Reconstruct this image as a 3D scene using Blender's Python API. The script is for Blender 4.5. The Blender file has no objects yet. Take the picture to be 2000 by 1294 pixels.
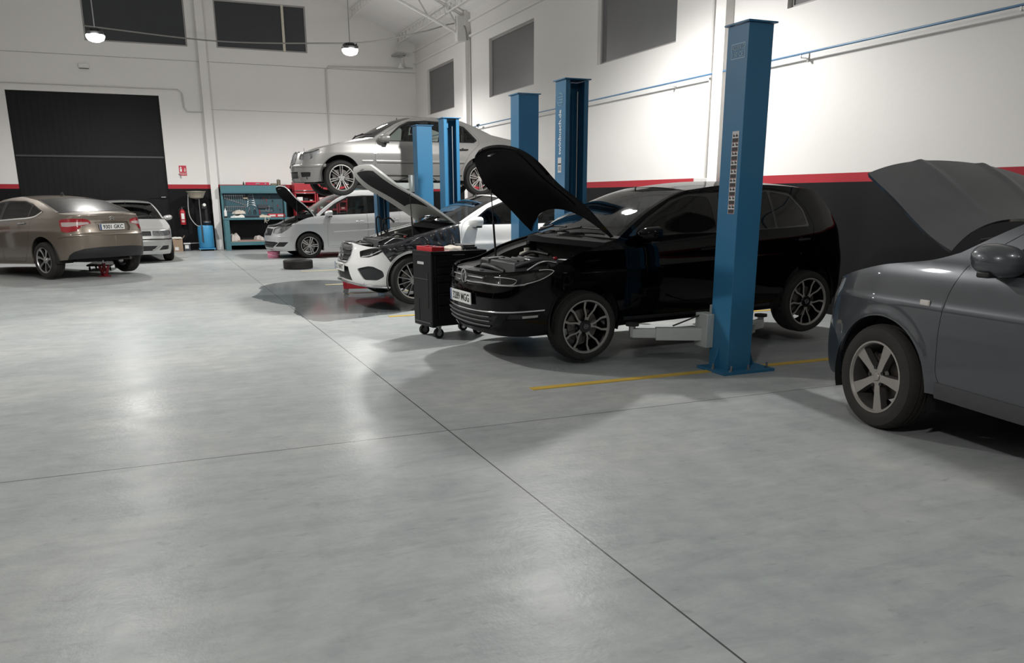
import bpy, bmesh, math, random
import numpy as np
from mathutils import Vector, Matrix
from mathutils.geometry import delaunay_2d_cdt

random.seed(7)
scene = bpy.context.scene
COL = scene.collection
PI = math.pi

# ------------------------------------------------------------------ camera
FPX, CYPX, YAW, PITCH, ROLL, EYE = 1602.0, 805.0, 0.4014, -0.2570, -0.0033, 1.5
def cam_axes():
    cy, sy, cp, sp, cr, sr = math.cos(YAW), math.sin(YAW), math.cos(PITCH), math.sin(PITCH), math.cos(ROLL), math.sin(ROLL)
    fwd = Vector((sy*cp, cy*cp, sp)); right = Vector((cy, -sy, 0)); up = right.cross(fwd)
    return cr*right + sr*up, -sr*right + cr*up, fwd
_r, _u, _f = cam_axes()
cam_data = bpy.data.cameras.new('camera')
cam_data.sensor_fit = 'HORIZONTAL'; cam_data.sensor_width = 36.0
cam_data.lens = FPX*36.0/2000.0
cam_data.shift_y = (CYPX-647.0)/2000.0
cam_data.clip_start = 0.05; cam_data.clip_end = 200
cam = bpy.data.objects.new('camera', cam_data); COL.objects.link(cam)
mw = Matrix((( _r.x, _u.x, -_f.x, 0), (_r.y, _u.y, -_f.y, 0), (_r.z, _u.z, -_f.z, EYE), (0, 0, 0, 1)))
cam.matrix_world = mw
scene.camera = cam

# ------------------------------------------------------------------ view, world
scene.view_settings.view_transform = 'Standard'
scene.view_settings.look = 'None'
scene.view_settings.gamma = 1.0
scene.view_settings.use_curve_mapping = False
scene.view_settings.exposure = -0.07
world = bpy.data.worlds.new('night'); scene.world = world
world.use_nodes = True
world.node_tree.nodes['Background'].inputs[0].default_value = (0.02, 0.022, 0.026, 1)
world.node_tree.nodes['Background'].inputs[1].default_value = 1.0
scene.cycles.max_bounces = 8
scene.cycles.transparent_max_bounces = 16
scene.cycles.caustics_reflective = False
scene.cycles.caustics_refractive = False
scene.cycles.sample_clamp_indirect = 4.0

# hall lamps: x, y, z, power  (one row under each roof truss)
LAMPS = [(-0.77, 21.6, 4.95, 560), (4.87, 21.6, 5.0, 640),
         (-0.9, 10.7, 5.0, 600), (5.15, 10.7, 5.0, 860),
         (-0.9, 0.2, 5.0, 280), (5.0, 0.2, 5.0, 50), (-6.2, 10.7, 5.0, 70), (-6.2, 21.6, 5.0, 90)]

# ------------------------------------------------------------------ materials
MATS = {}
def mat(name, col, rough=0.5, metal=0.0, coat=0.0, var=0.06, scale=18.0, bump=0.0, spec=0.5, coat_rough=0.04):
    if name in MATS: return MATS[name]
    m = bpy.data.materials.new(name); m.use_nodes = True
    nt = m.node_tree; b = nt.nodes['Principled BSDF']
    b.inputs['Roughness'].default_value = rough
    b.inputs['Metallic'].default_value = metal
    b.inputs['Coat Weight'].default_value = coat
    b.inputs['Coat Roughness'].default_value = coat_rough
    b.inputs['Specular IOR Level'].default_value = spec
    tc = nt.nodes.new('ShaderNodeTexCoord')
    nz = nt.nodes.new('ShaderNodeTexNoise'); nz.inputs['Scale'].default_value = scale; nz.inputs['Detail'].default_value = 4
    nt.links.new(tc.outputs['Object'], nz.inputs['Vector'])
    mx = nt.nodes.new('ShaderNodeMix'); mx.data_type = 'RGBA'
    mx.inputs[6].default_value = tuple(max(0, c*(1-var)) for c in col[:3]) + (1,)
    mx.inputs[7].default_value = tuple(min(1, c*(1+var)) for c in col[:3]) + (1,)
    nt.links.new(nz.outputs['Fac'], mx.inputs[0])
    nt.links.new(mx.outputs[2], b.inputs['Base Color'])
    if bump:
        bp = nt.nodes.new('ShaderNodeBump'); bp.inputs['Strength'].default_value = bump; bp.inputs['Distance'].default_value = 0.01
        nt.links.new(nz.outputs['Fac'], bp.inputs['Height']); nt.links.new(bp.outputs[0], b.inputs['Normal'])
    MATS[name] = m
    return m

def glass(name, tint, refl=0.9, ior=1.5, rough=0.03):
    if name in MATS: return MATS[name]
    m = bpy.data.materials.new(name); m.use_nodes = True
    nt = m.node_tree; nt.nodes.clear()
    out = nt.nodes.new('ShaderNodeOutputMaterial')
    tr = nt.nodes.new('ShaderNodeBsdfTransparent'); tr.inputs[0].default_value = tint + (1,)
    gl = nt.nodes.new('ShaderNodeBsdfGlossy'); gl.inputs['Roughness'].default_value = rough
    gl.inputs[0].default_value = (refl, refl, refl, 1)
    fr = nt.nodes.new('ShaderNodeFresnel'); fr.inputs[0].default_value = ior
    mx = nt.nodes.new('ShaderNodeMixShader')
    nt.links.new(fr.outputs[0], mx.inputs[0]); nt.links.new(tr.outputs[0], mx.inputs[1]); nt.links.new(gl.outputs[0], mx.inputs[2])
    nt.links.new(mx.outputs[0], out.inputs[0])
    MATS[name] = m
    return m

def emit(name, col, strength):
    m = bpy.data.materials.new(name); m.use_nodes = True
    b = m.node_tree.nodes['Principled BSDF']
    b.inputs['Emission Color'].default_value = col + (1,); b.inputs['Emission Strength'].default_value = strength
    return m

def floor_material():
    m = bpy.data.materials.new('polished_concrete'); m.use_nodes = True
    nt = m.node_tree; N = nt.nodes.new; L = nt.links.new
    b = nt.nodes['Principled BSDF']
    tc = N('ShaderNodeTexCoord'); sep = N('ShaderNodeSeparateXYZ'); L(tc.outputs['Object'], sep.inputs[0])
    def noise(sx, sy, scale, det, rough=0.6, dist=0.0):
        mp = N('ShaderNodeMapping'); mp.inputs['Scale'].default_value = (sx, sy, 1); L(tc.outputs['Object'], mp.inputs[0])
        n = N('ShaderNodeTexNoise'); n.inputs['Scale'].default_value = scale; n.inputs['Detail'].default_value = det
        n.inputs['Roughness'].default_value = rough; n.inputs['Distortion'].default_value = dist
        L(mp.outputs[0], n.inputs['Vector']); return n.outputs['Fac']
    def ramp(fac, stops):
        r = N('ShaderNodeValToRGB'); L(fac, r.inputs[0])
        while len(r.color_ramp.elements) < len(stops): r.color_ramp.elements.new(0.5)
        for e, (p, c) in zip(r.color_ramp.elements, stops): e.position = p; e.color = c + (1,)
        return r.outputs[0]
    def mixc(a, bb, fac, mode='MULTIPLY'):
        x = N('ShaderNodeMix'); x.data_type = 'RGBA'; x.blend_type = mode
        if isinstance(fac, float): x.inputs[0].default_value = fac
        else: L(fac, x.inputs[0])
        L(a, x.inputs[6]); L(bb, x.inputs[7]); return x.outputs[2]
    base = ramp(noise(1, 1, 0.55, 6, 0.62, 0.6), [(0.3, (0.335, 0.358, 0.362)), (0.52, (0.405, 0.420, 0.420)), (0.72, (0.475, 0.475, 0.465))])
    fine = ramp(noise(1, 1, 5.0, 8, 0.7, 0.3), [(0.3, (0.79, 0.80, 0.81)), (0.68, (1.03, 1.03, 1.02))])
    streak = ramp(noise(0.8, 3.2, 1.6, 5, 0.65, 1.2), [(0.35, (0.77, 0.79, 0.80)), (0.62, (1.02, 1.02, 1.01))])
    c = mixc(base, fine, 0.8); c = mixc(c, streak, 0.55)
    # dark scuffs, small
    sc = ramp(noise(1.0, 2.2, 9.0, 3, 0.5, 0.5), [(0.24, (0.72, 0.72, 0.72)), (0.36, (1, 1, 1))])
    c = mixc(c, sc, 0.6)
    # sawn joints
    def line(chan, at, w):
        s = N('ShaderNodeMath'); s.operation = 'SUBTRACT'; L(sep.outputs[chan], s.inputs[0]); s.inputs[1].default_value = at
        a = N('ShaderNodeMath'); a.operation = 'ABSOLUTE'; L(s.outputs[0], a.inputs[0])
        lt = N('ShaderNodeMath'); lt.operation = 'LESS_THAN'; L(a.outputs[0], lt.inputs[0]); lt.inputs[1].default_value = w
        return lt.outputs[0]
    tot = None
    for ch, at, w in ((0, 1.66, 0.0045), (1, 4.99, 0.0045), (1, 15.74, 0.006), (1, -5.76, 0.004), (0, -4.6, 0.006)):
        l = line(ch, at, w)
        if tot is None: tot = l
        else:
            mx = N('ShaderNodeMath'); mx.operation = 'MAXIMUM'; L(tot, mx.inputs[0]); L(l, mx.inputs[1]); tot = mx.outputs[0]
    dk = N('ShaderNodeMix'); dk.data_type = 'RGBA'; L(tot, dk.inputs[0]); L(c, dk.inputs[6]); dk.inputs[7].default_value = (0.07, 0.07, 0.07, 1)
    L(dk.outputs[2], b.inputs['Base Color'])
    rr = N('ShaderNodeMapRange'); L(noise(1, 1, 1.3, 5), rr.inputs[0])
    rr.inputs[1].default_value = 0.3; rr.inputs[2].default_value = 0.7; rr.inputs[3].default_value = 0.27; rr.inputs[4].default_value = 0.38
    L(rr.outputs[0], b.inputs['Roughness'])
    b.inputs['Specular IOR Level'].default_value = 0.028
    bp = N('ShaderNodeBump'); bp.inputs['Strength'].default_value = 0.12; bp.inputs['Distance'].default_value = 0.01
    L(noise(1, 1, 30, 3), bp.inputs['Height']); L(bp.outputs[0], b.inputs['Normal'])
    return m

def wall_material(split, name, white=(0.80, 0.79, 0.775)):
    """white render above, red band, anthracite dado: band heights from the object z"""
    m = bpy.data.materials.new(name); m.use_nodes = True
    nt = m.node_tree; N = nt.nodes.new; L = nt.links.new
    b = nt.nodes['Principled BSDF']; b.inputs['Roughness'].default_value = 0.7; b.inputs['Specular IOR Level'].default_value = 0.15
    tc = N('ShaderNodeTexCoord'); sep = N('ShaderNodeSeparateXYZ'); L(tc.outputs['Object'], sep.inputs[0])
    n = N('ShaderNodeTexNoise'); n.inputs['Scale'].default_value = 0.9; n.inputs['Detail'].default_value = 7; L(tc.outputs['Object'], n.inputs['Vector'])
    w = N('ShaderNodeMix'); w.data_type = 'RGBA'; L(n.outputs['Fac'], w.inputs[0])
    w.inputs[6].default_value = tuple(c*0.93 for c in white) + (1,); w.inputs[7].default_value = white + (1,)
    cur = w.outputs[2]
    if split:
        lo, hi = split
        for thr, colr in ((hi, (0.34, 0.030, 0.040)), (lo, (0.0075, 0.0072, 0.0085))):
            lt = N('ShaderNodeMath'); lt.operation = 'LESS_THAN'; L(sep.outputs[2], lt.inputs[0]); lt.inputs[1].default_value = thr
            mx = N('ShaderNodeMix'); mx.data_type = 'RGBA'; L(lt.outputs[0], mx.inputs[0]); L(cur, mx.inputs[6]); mx.inputs[7].default_value = colr + (1,)
            cur = mx.outputs[2]
    L(cur, b.inputs['Base Color'])
    n2 = N('ShaderNodeTexNoise'); n2.inputs['Scale'].default_value = 14; n2.inputs['Detail'].default_value = 5; L(tc.outputs['Object'], n2.inputs['Vector'])
    bp = N('ShaderNodeBump'); bp.inputs['Strength'].default_value = 0.15; bp.inputs['Distance'].default_value = 0.01
    L(n2.outputs['Fac'], bp.inputs['Height']); L(bp.outputs[0], b.inputs['Normal'])
    return m

# ------------------------------------------------------------------ mesh helpers
class MB:
    def __init__(self): self.v = []; self.f = []; self.fm = []; self.ms = []
    def mi(self, m):
        if m not in self.ms: self.ms.append(m)
        return self.ms.index(m)
    def add(self, vs, fs, m):
        o = len(self.v); k = self.mi(m)
        self.v += [tuple(p) for p in vs]
        for f in fs: self.f.append(tuple(i+o for i in f)); self.fm.append(k)
        return self
    def box(self, c, s, m, rot=None, taper=None):
        x, y, z = s[0]/2, s[1]/2, s[2]/2
        vs = [Vector((sx*x, sy*y, sz*z)) for sz in (-1, 1) for sy in (-1, 1) for sx in (-1, 1)]
        if taper:
            for i in range(4, 8): vs[i].x *= taper[0]; vs[i].y *= taper[1]
        if rot is not None: vs = [rot @ p for p in vs]
        c = Vector(c); vs = [p+c for p in vs]
        return self.add(vs, [(0, 2, 3, 1), (4, 5, 7, 6), (0, 1, 5, 4), (2, 6, 7, 3), (1, 3, 7, 5), (0, 4, 6, 2)], m)
    def cyl(self, p0, p1, r0, m, r1=None, n=20, caps=True):
        r1 = r0 if r1 is None else r1
        p0 = Vector(p0); p1 = Vector(p1); d = (p1-p0).normalized()
        a = d.orthogonal().normalized(); b = d.cross(a)
        vs = []
        for i in range(n):
            t = 2*PI*i/n; u = a*math.cos(t)+b*math.sin(t)
            vs += [p0+u*r0, p1+u*r1]
        fs = [(2*i, 2*((i+1) % n), 2*((i+1) % n)+1, 2*i+1) for i in range(n)]
        if caps: fs += [tuple(2*i for i in reversed(range(n))), tuple(2*i+1 for i in range(n))]
        return self.add(vs, fs, m)
    def tube(self, pts, r, m, n=10, close=False):
        pts = [Vector(p) for p in pts]; vs = []; K = len(pts)
        a = None
        for i, p in enumerate(pts):
            if close: d = (pts[(i+1) % K]-pts[i-1]).normalized()
            else: d = (pts[min(i+1, K-1)]-pts[max(i-1, 0)]).normalized()
            if a is None: a = d.orthogonal().normalized()
            a = (a - d*a.dot(d)).normalized(); b = d.cross(a)
            rr = r[i] if isinstance(r, (list, tuple)) else r
            for j in range(n):
                t = 2*PI*j/n; vs.append(p+(a*math.cos(t)+b*math.sin(t))*rr)
        fs = []
        for i in range(K if close else K-1):
            i2 = (i+1) % K
            for j in range(n): fs.append((i*n+j, i*n+(j+1) % n, i2*n+(j+1) % n, i2*n+j))
        if not close: fs += [tuple(reversed(range(n))), tuple((K-1)*n+j for j in range(n))]
        return self.add(vs, fs, m)
    def lathe(self, prof, m, o=(0, 0, 0), axis='z', n=32, mod=None):
        """prof: (radius, height) list, revolved about axis"""
        o = Vector(o); vs = []
        for i in range(n):
            t = 2*PI*i/n
            for k, (r, h) in enumerate(prof):
                if mod: r = mod(i, k, r)
                c, s = r*math.cos(t), r*math.sin(t)
                vs.append(o+(Vector((c, s, h)) if axis == 'z' else Vector((s, h, c)) if axis == 'y' else Vector((h, c, s))))
        K = len(prof)
        fs = [(i*K+k, ((i+1) % n)*K+k, ((i+1) % n)*K+k+1, i*K+k+1) for i in range(n) for k in range(K-1)]
        return self.add(vs, fs, m)
    def ngon(self, pts, m): return self.add(pts, [tuple(range(len(pts)))], m)
    def prism(self, poly, h0, h1, m, axis='z', m2=None):
        """2-D polygon extruded; axis z: (x,y), axis y: (x,z), axis x: (y,z)"""
        def P(p, h): return (p[0], p[1], h) if axis == 'z' else (p[0], h, p[1]) if axis == 'y' else (h, p[0], p[1])
        n = len(poly)
        vs = [P(p, h0) for p in poly]+[P(p, h1) for p in poly]
        fs = [tuple(range(n)), tuple(reversed(range(n, 2*n)))]
        sd = [(i, n+i, n+(i+1) % n, (i+1) % n) for i in range(n)]
        self.add(vs, fs, m); self.add(vs, sd, m2 or m)
        return self
    def grid(self, rows, m, close=False):
        K = len(rows[0]); vs = [p for r in rows for p in r]; fs = []
        for i in range(len(rows)-1):
            for j in range(K-1): fs.append((i*K+j, i*K+j+1, (i+1)*K+j+1, (i+1)*K+j))
        return self.add(vs, fs, m)
    def build(self, name, parent=None, loc=None, rot=None, smooth=40, bevel=0.0, normals=None, seg=2, fix=True):
        me = bpy.data.meshes.new(name); me.from_pydata(self.v, [], self.f)
        for m in self.ms: me.materials.append(m)
        me.polygons.foreach_set('material_index', self.fm)
        if normals is None and fix:
            bm = bmesh.new(); bm.from_mesh(me)
            bmesh.ops.recalc_face_normals(bm, faces=bm.faces); bm.to_mesh(me); bm.free()
        if smooth:
            me.polygons.foreach_set('use_smooth', [True]*len(me.polygons))
            if normals is None: me.set_sharp_from_angle(angle=math.radians(smooth))
        if normals is not None:
            vn = np.zeros(len(me.vertices)*3, dtype=np.float32)
            me.vertex_normals.foreach_get('vector', vn); vn = vn.reshape(-1, 3)
            for i, nn in normals.items(): vn[i] = nn
            me.normals_split_custom_set_from_vertices([tuple(map(float, x)) for x in vn])
        me.update()
        o = bpy.data.objects.new(name, me); COL.objects.link(o)
        if parent is not None: o.parent = parent
        if loc is not None: o.location = loc
        if rot is not None: o.rotation_euler = rot
        if bevel:
            b = o.modifiers.new('bevel', 'BEVEL'); b.width = bevel; b.segments = seg; b.limit_method = 'ANGLE'; b.angle_limit = math.radians(40)
            b.harden_normals = False
        return o

def tag(o, label, cat, group=None, kind=None):
    o['label'] = label; o['category'] = cat
    if group: o['group'] = group
    if kind: o['kind'] = kind
    return o
def thing(name, label, cat, loc=(0, 0, 0), rot=(0, 0, 0), group=None):
    o = bpy.data.objects.new(name, None); COL.objects.link(o); o.empty_display_size = 0.1
    o.location = loc; o.rotation_euler = rot
    return tag(o, label, cat, group)
def struct(o): o['kind'] = 'structure'; return o
def rz(a): return Matrix.Rotation(a, 3, 'Z')
def ry(a): return Matrix.Rotation(a, 3, 'Y')
def rx(a): return Matrix.Rotation(a, 3, 'X')

def text_mesh(name, body, size, m, parent, matrix, width=None, ext=0.0006, bold=0.0):
    cu = bpy.data.curves.new(name, 'FONT'); cu.body = body; cu.size = size
    cu.align_x = 'CENTER'; cu.align_y = 'CENTER'; cu.extrude = ext; cu.offset = bold; cu.resolution_u = 3
    t = bpy.data.objects.new(name, cu); COL.objects.link(t)
    dg = bpy.context.evaluated_depsgraph_get(); dg.update()
    me = bpy.data.meshes.new_from_object(t.evaluated_get(dg))
    bpy.data.objects.remove(t); bpy.data.curves.remove(cu)
    xs = [v.co.x for v in me.vertices]
    if width and xs:
        k = width/(max(xs)-min(xs)); x0 = (max(xs)+min(xs))/2
        for v in me.vertices: v.co.x = (v.co.x-x0)*k
    me.transform(matrix)
    me.materials.clear(); me.materials.append(m)
    o = bpy.data.objects.new(name, me); COL.objects.link(o)
    if parent is not None: o.parent = parent
    return o
def frame(o, ex, ey, ez):
    return Matrix(((ex[0], ey[0], ez[0], o[0]), (ex[1], ey[1], ez[1], o[1]), (ex[2], ey[2], ez[2], o[2]), (0, 0, 0, 1)))

def sm_interp(tab):
    xs = np.array([t[0] for t in tab], float); ys = np.array([t[1] for t in tab], float)
    h = np.diff(xs); d = np.diff(ys)/h
    m = np.zeros(len(xs)); m[0] = d[0]; m[-1] = d[-1]
    for i in range(1, len(xs)-1):
        m[i] = 0 if d[i-1]*d[i] <= 0 else 2*d[i-1]*d[i]/(d[i-1]+d[i])
    def f(x):
        x = np.clip(np.asarray(x, float), xs[0], xs[-1])
        k = np.clip(np.searchsorted(xs, x)-1, 0, len(h)-1)
        t = (x-xs[k])/h[k]
        return ((2*t**3-3*t**2+1)*ys[k]+(t**3-2*t**2+t)*h[k]*m[k]+(-2*t**3+3*t**2)*ys[k+1]+(t**3-t**2)*h[k]*m[k+1])
    return f
def spline(pts, ds, ghost0=None, ghost1=None):
    P = [np.array(p, float) for p in pts]
    g0 = np.array(ghost0, float) if ghost0 is not None else 2*P[0]-P[1]
    g1 = np.array(ghost1, float) if ghost1 is not None else 2*P[-1]-P[-2]
    Q = [g0]+P+[g1]; out = []
    for i in range(1, len(Q)-2):
        p0, p1, p2, p3 = Q[i-1:i+3]
        d01, d12, d23 = [max(np.linalg.norm(b-a)**0.5, 1e-6) for a, b in ((p0, p1), (p1, p2), (p2, p3))]
        m1 = (p2-p1)+d12*((p1-p0)/d01-(p2-p0)/(d01+d12))
        m2 = (p2-p1)+d12*((p3-p2)/d23-(p3-p1)/(d12+d23))
        n = max(2, int(np.linalg.norm(p2-p1)/ds))
        for k in range(n):
            t = k/n
            out.append((2*t**3-3*t**2+1)*p1+(t**3-2*t**2+t)*m1+(-2*t**3+3*t**2)*p2+(t**3-t**2)*m2)
    out.append(P[-1])
    return np.array(out)
def resample(poly, ds, close=True):
    out = []; n = len(poly)
    for i in range(n if close else n-1):
        a = np.array(poly[i], float); b = np.array(poly[(i+1) % n], float)
        k = max(1, int(math.ceil(np.linalg.norm(b-a)/ds)))
        for j in range(k): out.append(a+(b-a)*j/k)
    if not close: out.append(np.array(poly[-1], float))
    return np.array(out)
def fillet(poly, r, seg=4):
    out = []; n = len(poly)
    for i in range(n):
        p = np.array(poly[i], float); a = np.array(poly[i-1], float)-p; b = np.array(poly[(i+1) % n], float)-p
        la, lb = np.linalg.norm(a), np.linalg.norm(b)
        k = min(r, la*0.45, lb*0.45)
        A = p+a/la*k; B = p+b/lb*k
        for j in range(seg+1):
            t = j/seg; out.append((1-t)**2*A+2*t*(1-t)*p+t*t*B)
    return np.array(out)
def inside(poly, x, y):
    r = np.zeros(len(x), bool); n = len(poly); j = n-1
    for i in range(n):
        xi, yi = poly[i]; xj, yj = poly[j]
        c = (yi > y) != (yj > y)
        with np.errstate(divide='ignore', invalid='ignore'):
            r ^= c & (x < (xj-xi)*(y-yi)/(yj-yi+1e-15)+xi)
        j = i
    return r
def inset_poly(poly, d):
    P = np.array(poly); n = len(P)
    area = 0.5*np.sum(P[:, 0]*np.roll(P[:, 1], -1)-np.roll(P[:, 0], -1)*P[:, 1])
    s = 1 if area > 0 else -1
    T = np.roll(P, -1, 0)-np.roll(P, 1, 0); T /= (np.linalg.norm(T, axis=1)[:, None]+1e-9)
    return P+s*d*np.stack([-T[:, 1], T[:, 0]], 1)

# ------------------------------------------------------------------ shared materials
RUBBER = mat('tyre_rubber', (0.0115, 0.011, 0.0105), 0.75, var=0.25, scale=30)
DIRTY_RUBBER = mat('dusty_tyre_rubber', (0.020, 0.0175, 0.0155), 0.8, var=0.4, scale=9)
BLACK_PL = mat('black_plastic', (0.012, 0.012, 0.013), 0.5, var=0.2)
GREY_PL = mat('grey_plastic', (0.055, 0.056, 0.058), 0.5, var=0.15)
SEAM = mat('shut_line', (0.004, 0.004, 0.004), 0.9)
DARK = mat('dark_underbody', (0.010, 0.010, 0.010), 0.8, var=0.3)
CHROME = mat('chrome', (0.72, 0.72, 0.73), 0.12, 1.0, var=0.03)
STEEL = mat('bare_steel', (0.42, 0.42, 0.43), 0.32, 1.0, var=0.15)
ALLOY = mat('alloy_silver', (0.52, 0.51, 0.50), 0.30, 0.85, coat=0.5, var=0.08)
ALLOY_DULL = mat('worn_alloy', (0.40, 0.375, 0.35), 0.42, 0.75, var=0.2, scale=6)
GLOSS_BLK = mat('gloss_black', (0.006, 0.006, 0.007), 0.12, coat=0.6, var=0.1)
SEAT_CLOTH = mat('seat_cloth', (0.022, 0.023, 0.025), 0.85, var=0.2)
LINER = mat('light_headliner', (0.32, 0.32, 0.31), 0.8)
PLATE_WHITE = mat('plate_white', (0.74, 0.74, 0.72), 0.4, var=0.03)
PLATE_BLACK = mat('plate_black', (0.012, 0.012, 0.014), 0.5)
PLATE_BLUE = mat('plate_blue', (0.09, 0.12, 0.24), 0.4)
LENS = glass('clear_lens', (0.90, 0.91, 0.92), 0.95, 1.5)
GLASS_CLEAR = glass('car_glass', (0.62, 0.68, 0.66), 0.95, 1.52)
GLASS_TINT = glass('tinted_car_glass', (0.16, 0.17, 0.17), 0.95, 1.52)
GLASS_DARK = glass('dark_car_glass', (0.06, 0.062, 0.066), 0.95, 1.52)
RED_LENS = mat('red_lens', (0.30, 0.010, 0.018), 0.15, coat=1.0, var=0.15)
CLEAR_LENS = mat('milky_lens', (0.45, 0.36, 0.35), 0.2, coat=1.0, var=0.1)
REFLECTOR = mat('lamp_reflector', (0.8, 0.8, 0.8), 0.15, 1.0, var=0.02)
DISC = mat('brake_disc_metal', (0.22, 0.2, 0.19), 0.4, 0.9, var=0.2)

# ------------------------------------------------------------------ wheel
def wheel(car, hub, R, rimr, width, style, side, steer=0.0, face=ALLOY, inner=None, rubber=RUBBER, tread=True, spin=0.0):
    """axis along y, outer face towards -y; rim mesh = the wheel, tyre / cap / disc are its sub-parts"""
    inner = inner or face
    yo = -width/2
    b = MB()
    b.lathe([(rimr+0.004, yo+0.006), (rimr+0.006, yo-0.002), (rimr-0.006, yo-0.003), (rimr-0.014, yo+0.012)], face, axis='y', n=64)
    b.lathe([(rimr-0.014, yo+0.012), (rimr-0.022, yo+0.05), (rimr-0.03, -yo-0.01), (rimr+0.004, -yo)], inner, axis='y', n=48)
    def spoke(ang, pts, yf, dep=0.03, mf=face, ms=inner):
        """pts: (radius, side offset, half width)"""
        L, Rr = [], []
        K = len(pts); ca, sa = math.cos(ang), math.sin(ang)
        def W(r, t, y): return (r*sa+t*ca, y, r*ca-t*sa)
        vs = []
        for k, (r, t, hw) in enumerate(pts):
            y = yf(r)
            # side direction normal to the spoke's run
            k0, k1 = max(k-1, 0), min(k+1, K-1)
            dr, dt = pts[k1][0]-pts[k0][0], pts[k1][1]-pts[k0][1]; q = math.hypot(dr, dt) or 1
            ur, ut = -dt/q, dr/q
            for sg, grow, yy in ((-1, 0, y), (1, 0, y), (-1, 0.004, y+dep), (1, 0.004, y+dep)):
                vs.append(W(r+sg*(hw+grow)*ur, t+sg*(hw+grow)*ut, yy))
        ff, fs = [], []
        for k in range(K-1):
            a, c = 4*k, 4*k+4
            ff.append((a, a+1, c+1, c))
            fs += [(a, c, c+2, a+2), (a+1, a+3, c+3, c+1), (a+2, c+2, c+3, a+3)]
        fs += [(0, 2, 3, 1), (4*K-4, 4*K-3, 4*K-1, 4*K-2)]
        b.add(vs, ff, mf); b.add(vs, fs, ms)
    ro = rimr-0.010
    dish = lambda r: yo+0.030-0.022*(r/rimr)**2
    if style == 'y5':
        for k in range(5):
            a = spin+2*PI*k/5
            spoke(a, [(0.035, 0, 0.020), (0.085, 0, 0.020)], dish, mf=face, ms=inner)
            for s in (-1, 1):
                spoke(a, [(0.075, s*0.012, 0.008), (0.10, s*0.016, 0.008), (ro*0.72, s*0.052, 0.0085), (ro+0.004, s*0.062, 0.013)], dish, 0.035)
    elif style == 'five':
        for k in range(5):
            a = spin+2*PI*k/5
            spoke(a, [(0.03, 0, 0.030), (0.07, 0, 0.024), (0.11, 0, 0.026), (ro*0.78, 0, 0.034), (ro+0.004, 0, 0.041)], lambda r: yo+0.022-0.012*(r/rimr), 0.045)
    elif style == 'twin7' or style == 'twin5':
        n = 7 if style == 'twin7' else 5
        t0, t1, hw = (0.010, 0.022, 0.0068) if n == 7 else (0.016, 0.026, 0.011)
        for k in range(n):
            a = spin+2*PI*k/n
            for s in (-1, 1):
                spoke(a, [(0.045, s*t0, hw), (0.12, s*(t0+t1)/2, hw*0.9), (ro+0.004, s*t1, hw)], dish, 0.03)
    elif style == 'multi':
        for k in range(14):
            a = spin+2*PI*k/14
            spoke(a, [(0.04, 0, 0.008), (0.12, 0, 0.006), (ro+0.004, 0, 0.0065)], dish, 0.03)
    elif style == 'swirl':
        for k in range(7):
            a = spin+2*PI*k/7
            spoke(a, [(0.04, 0, 0.016), (0.10, 0.014, 0.016), (ro*0.8, 0.022, 0.022), (ro+0.004, 0.012, 0.034)], dish, 0.03)
    elif style == 'cap':
        b.lathe([(0.0, yo+0.010), (0.05, yo+0.008), (ro*0.7, yo+0.012), (ro, yo+0.004)], face, axis='y', n=40)
        for k in range(9):
            a = spin+2*PI*k/9
            spoke(a, [(0.07, 0, 0.014), (ro*0.9, 0, 0.02)], lambda r: yo+0.004, 0.008, mf=inner)
    b.lathe([(0.0, yo+0.022), (0.055, yo+0.022), (0.062, yo+0.03), (0.07, yo+0.06), (0.05, yo+0.08)], inner if style == 'y5' else face, axis='y', n=32)
    if style in ('five', 'twin5', 'twin7'):
        for k in range(5):
            a = 2*PI*(k+0.5)/5+spin; rr = 0.056 if style != 'five' else 0.062
            b.cyl((rr*math.sin(a), yo+0.012, rr*math.cos(a)), (rr*math.sin(a), yo+0.03, rr*math.cos(a)), 0.012, BLACK_PL, n=10)
    w = b.build('wheel', car, loc=hub, rot=(0, 0, steer+(PI if side > 0 else 0)), smooth=32)
    tb = MB(); h = R-rimr
    prof = [(rimr-0.004, yo+0.010), (rimr+0.012, yo-0.002), (rimr+h*0.45, yo-0.008), (rimr+h*0.78, yo-0.002), (R-0.014, yo+0.012), (R-0.004, yo+0.026)]
    prof += [(R, yo+0.045)]
    for g in (-0.25, 0.0, 0.25):
        c = g*(width-0.06)
        prof += [(R+0.001, c-0.009), (R-0.008, c-0.006), (R-0.008, c+0.006), (R+0.001, c+0.009)]
    prof += [(R, -yo-0.045), (R-0.004, -yo-0.026), (R-0.014, -yo-0.012), (rimr+h*0.78, -yo+0.002), (rimr+h*0.45, -yo+0.008), (rimr, -yo)]
    K = len(prof)
    def mod(i, k, r):
        return r-0.006 if (i % 3 == 0 and k in (5, 6, K-6, K-5) and tread) else r
    tb.lathe(prof, rubber, axis='y', n=150 if tread else 72, mod=mod)
    tb.build('tyre', w, smooth=38)
    c = MB(); c.lathe([(0, yo+0.012), (0.024, yo+0.012), (0.028, yo+0.016), (0.029, yo+0.03)], GLOSS_BLK if style == 'y5' else face, axis='y', n=24)
    if style == 'y5':
        c.tube([(0.021*math.sin(t), yo+0.012, 0.021*math.cos(t)) for t in np.linspace(0, 2*PI, 20, endpoint=False)], 0.0016, CHROME, 6, True)
        for poly in ([(-.012, .016), (0, -.002), (.012, .016)], [(-.018, .008), (-.009, -.016), (0, .001), (.009, -.016), (.018, .008)]):
            c.tube([(x, yo+0.0115, z) for x, z in poly], 0.0017, CHROME, 6)
    c.build('centre_cap', w)
    d = MB(); d.lathe([(0.06, yo+0.085), (0.155, yo+0.085), (0.155, yo+0.105), (0.06, yo+0.105)], DISC, axis='y', n=40)
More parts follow.
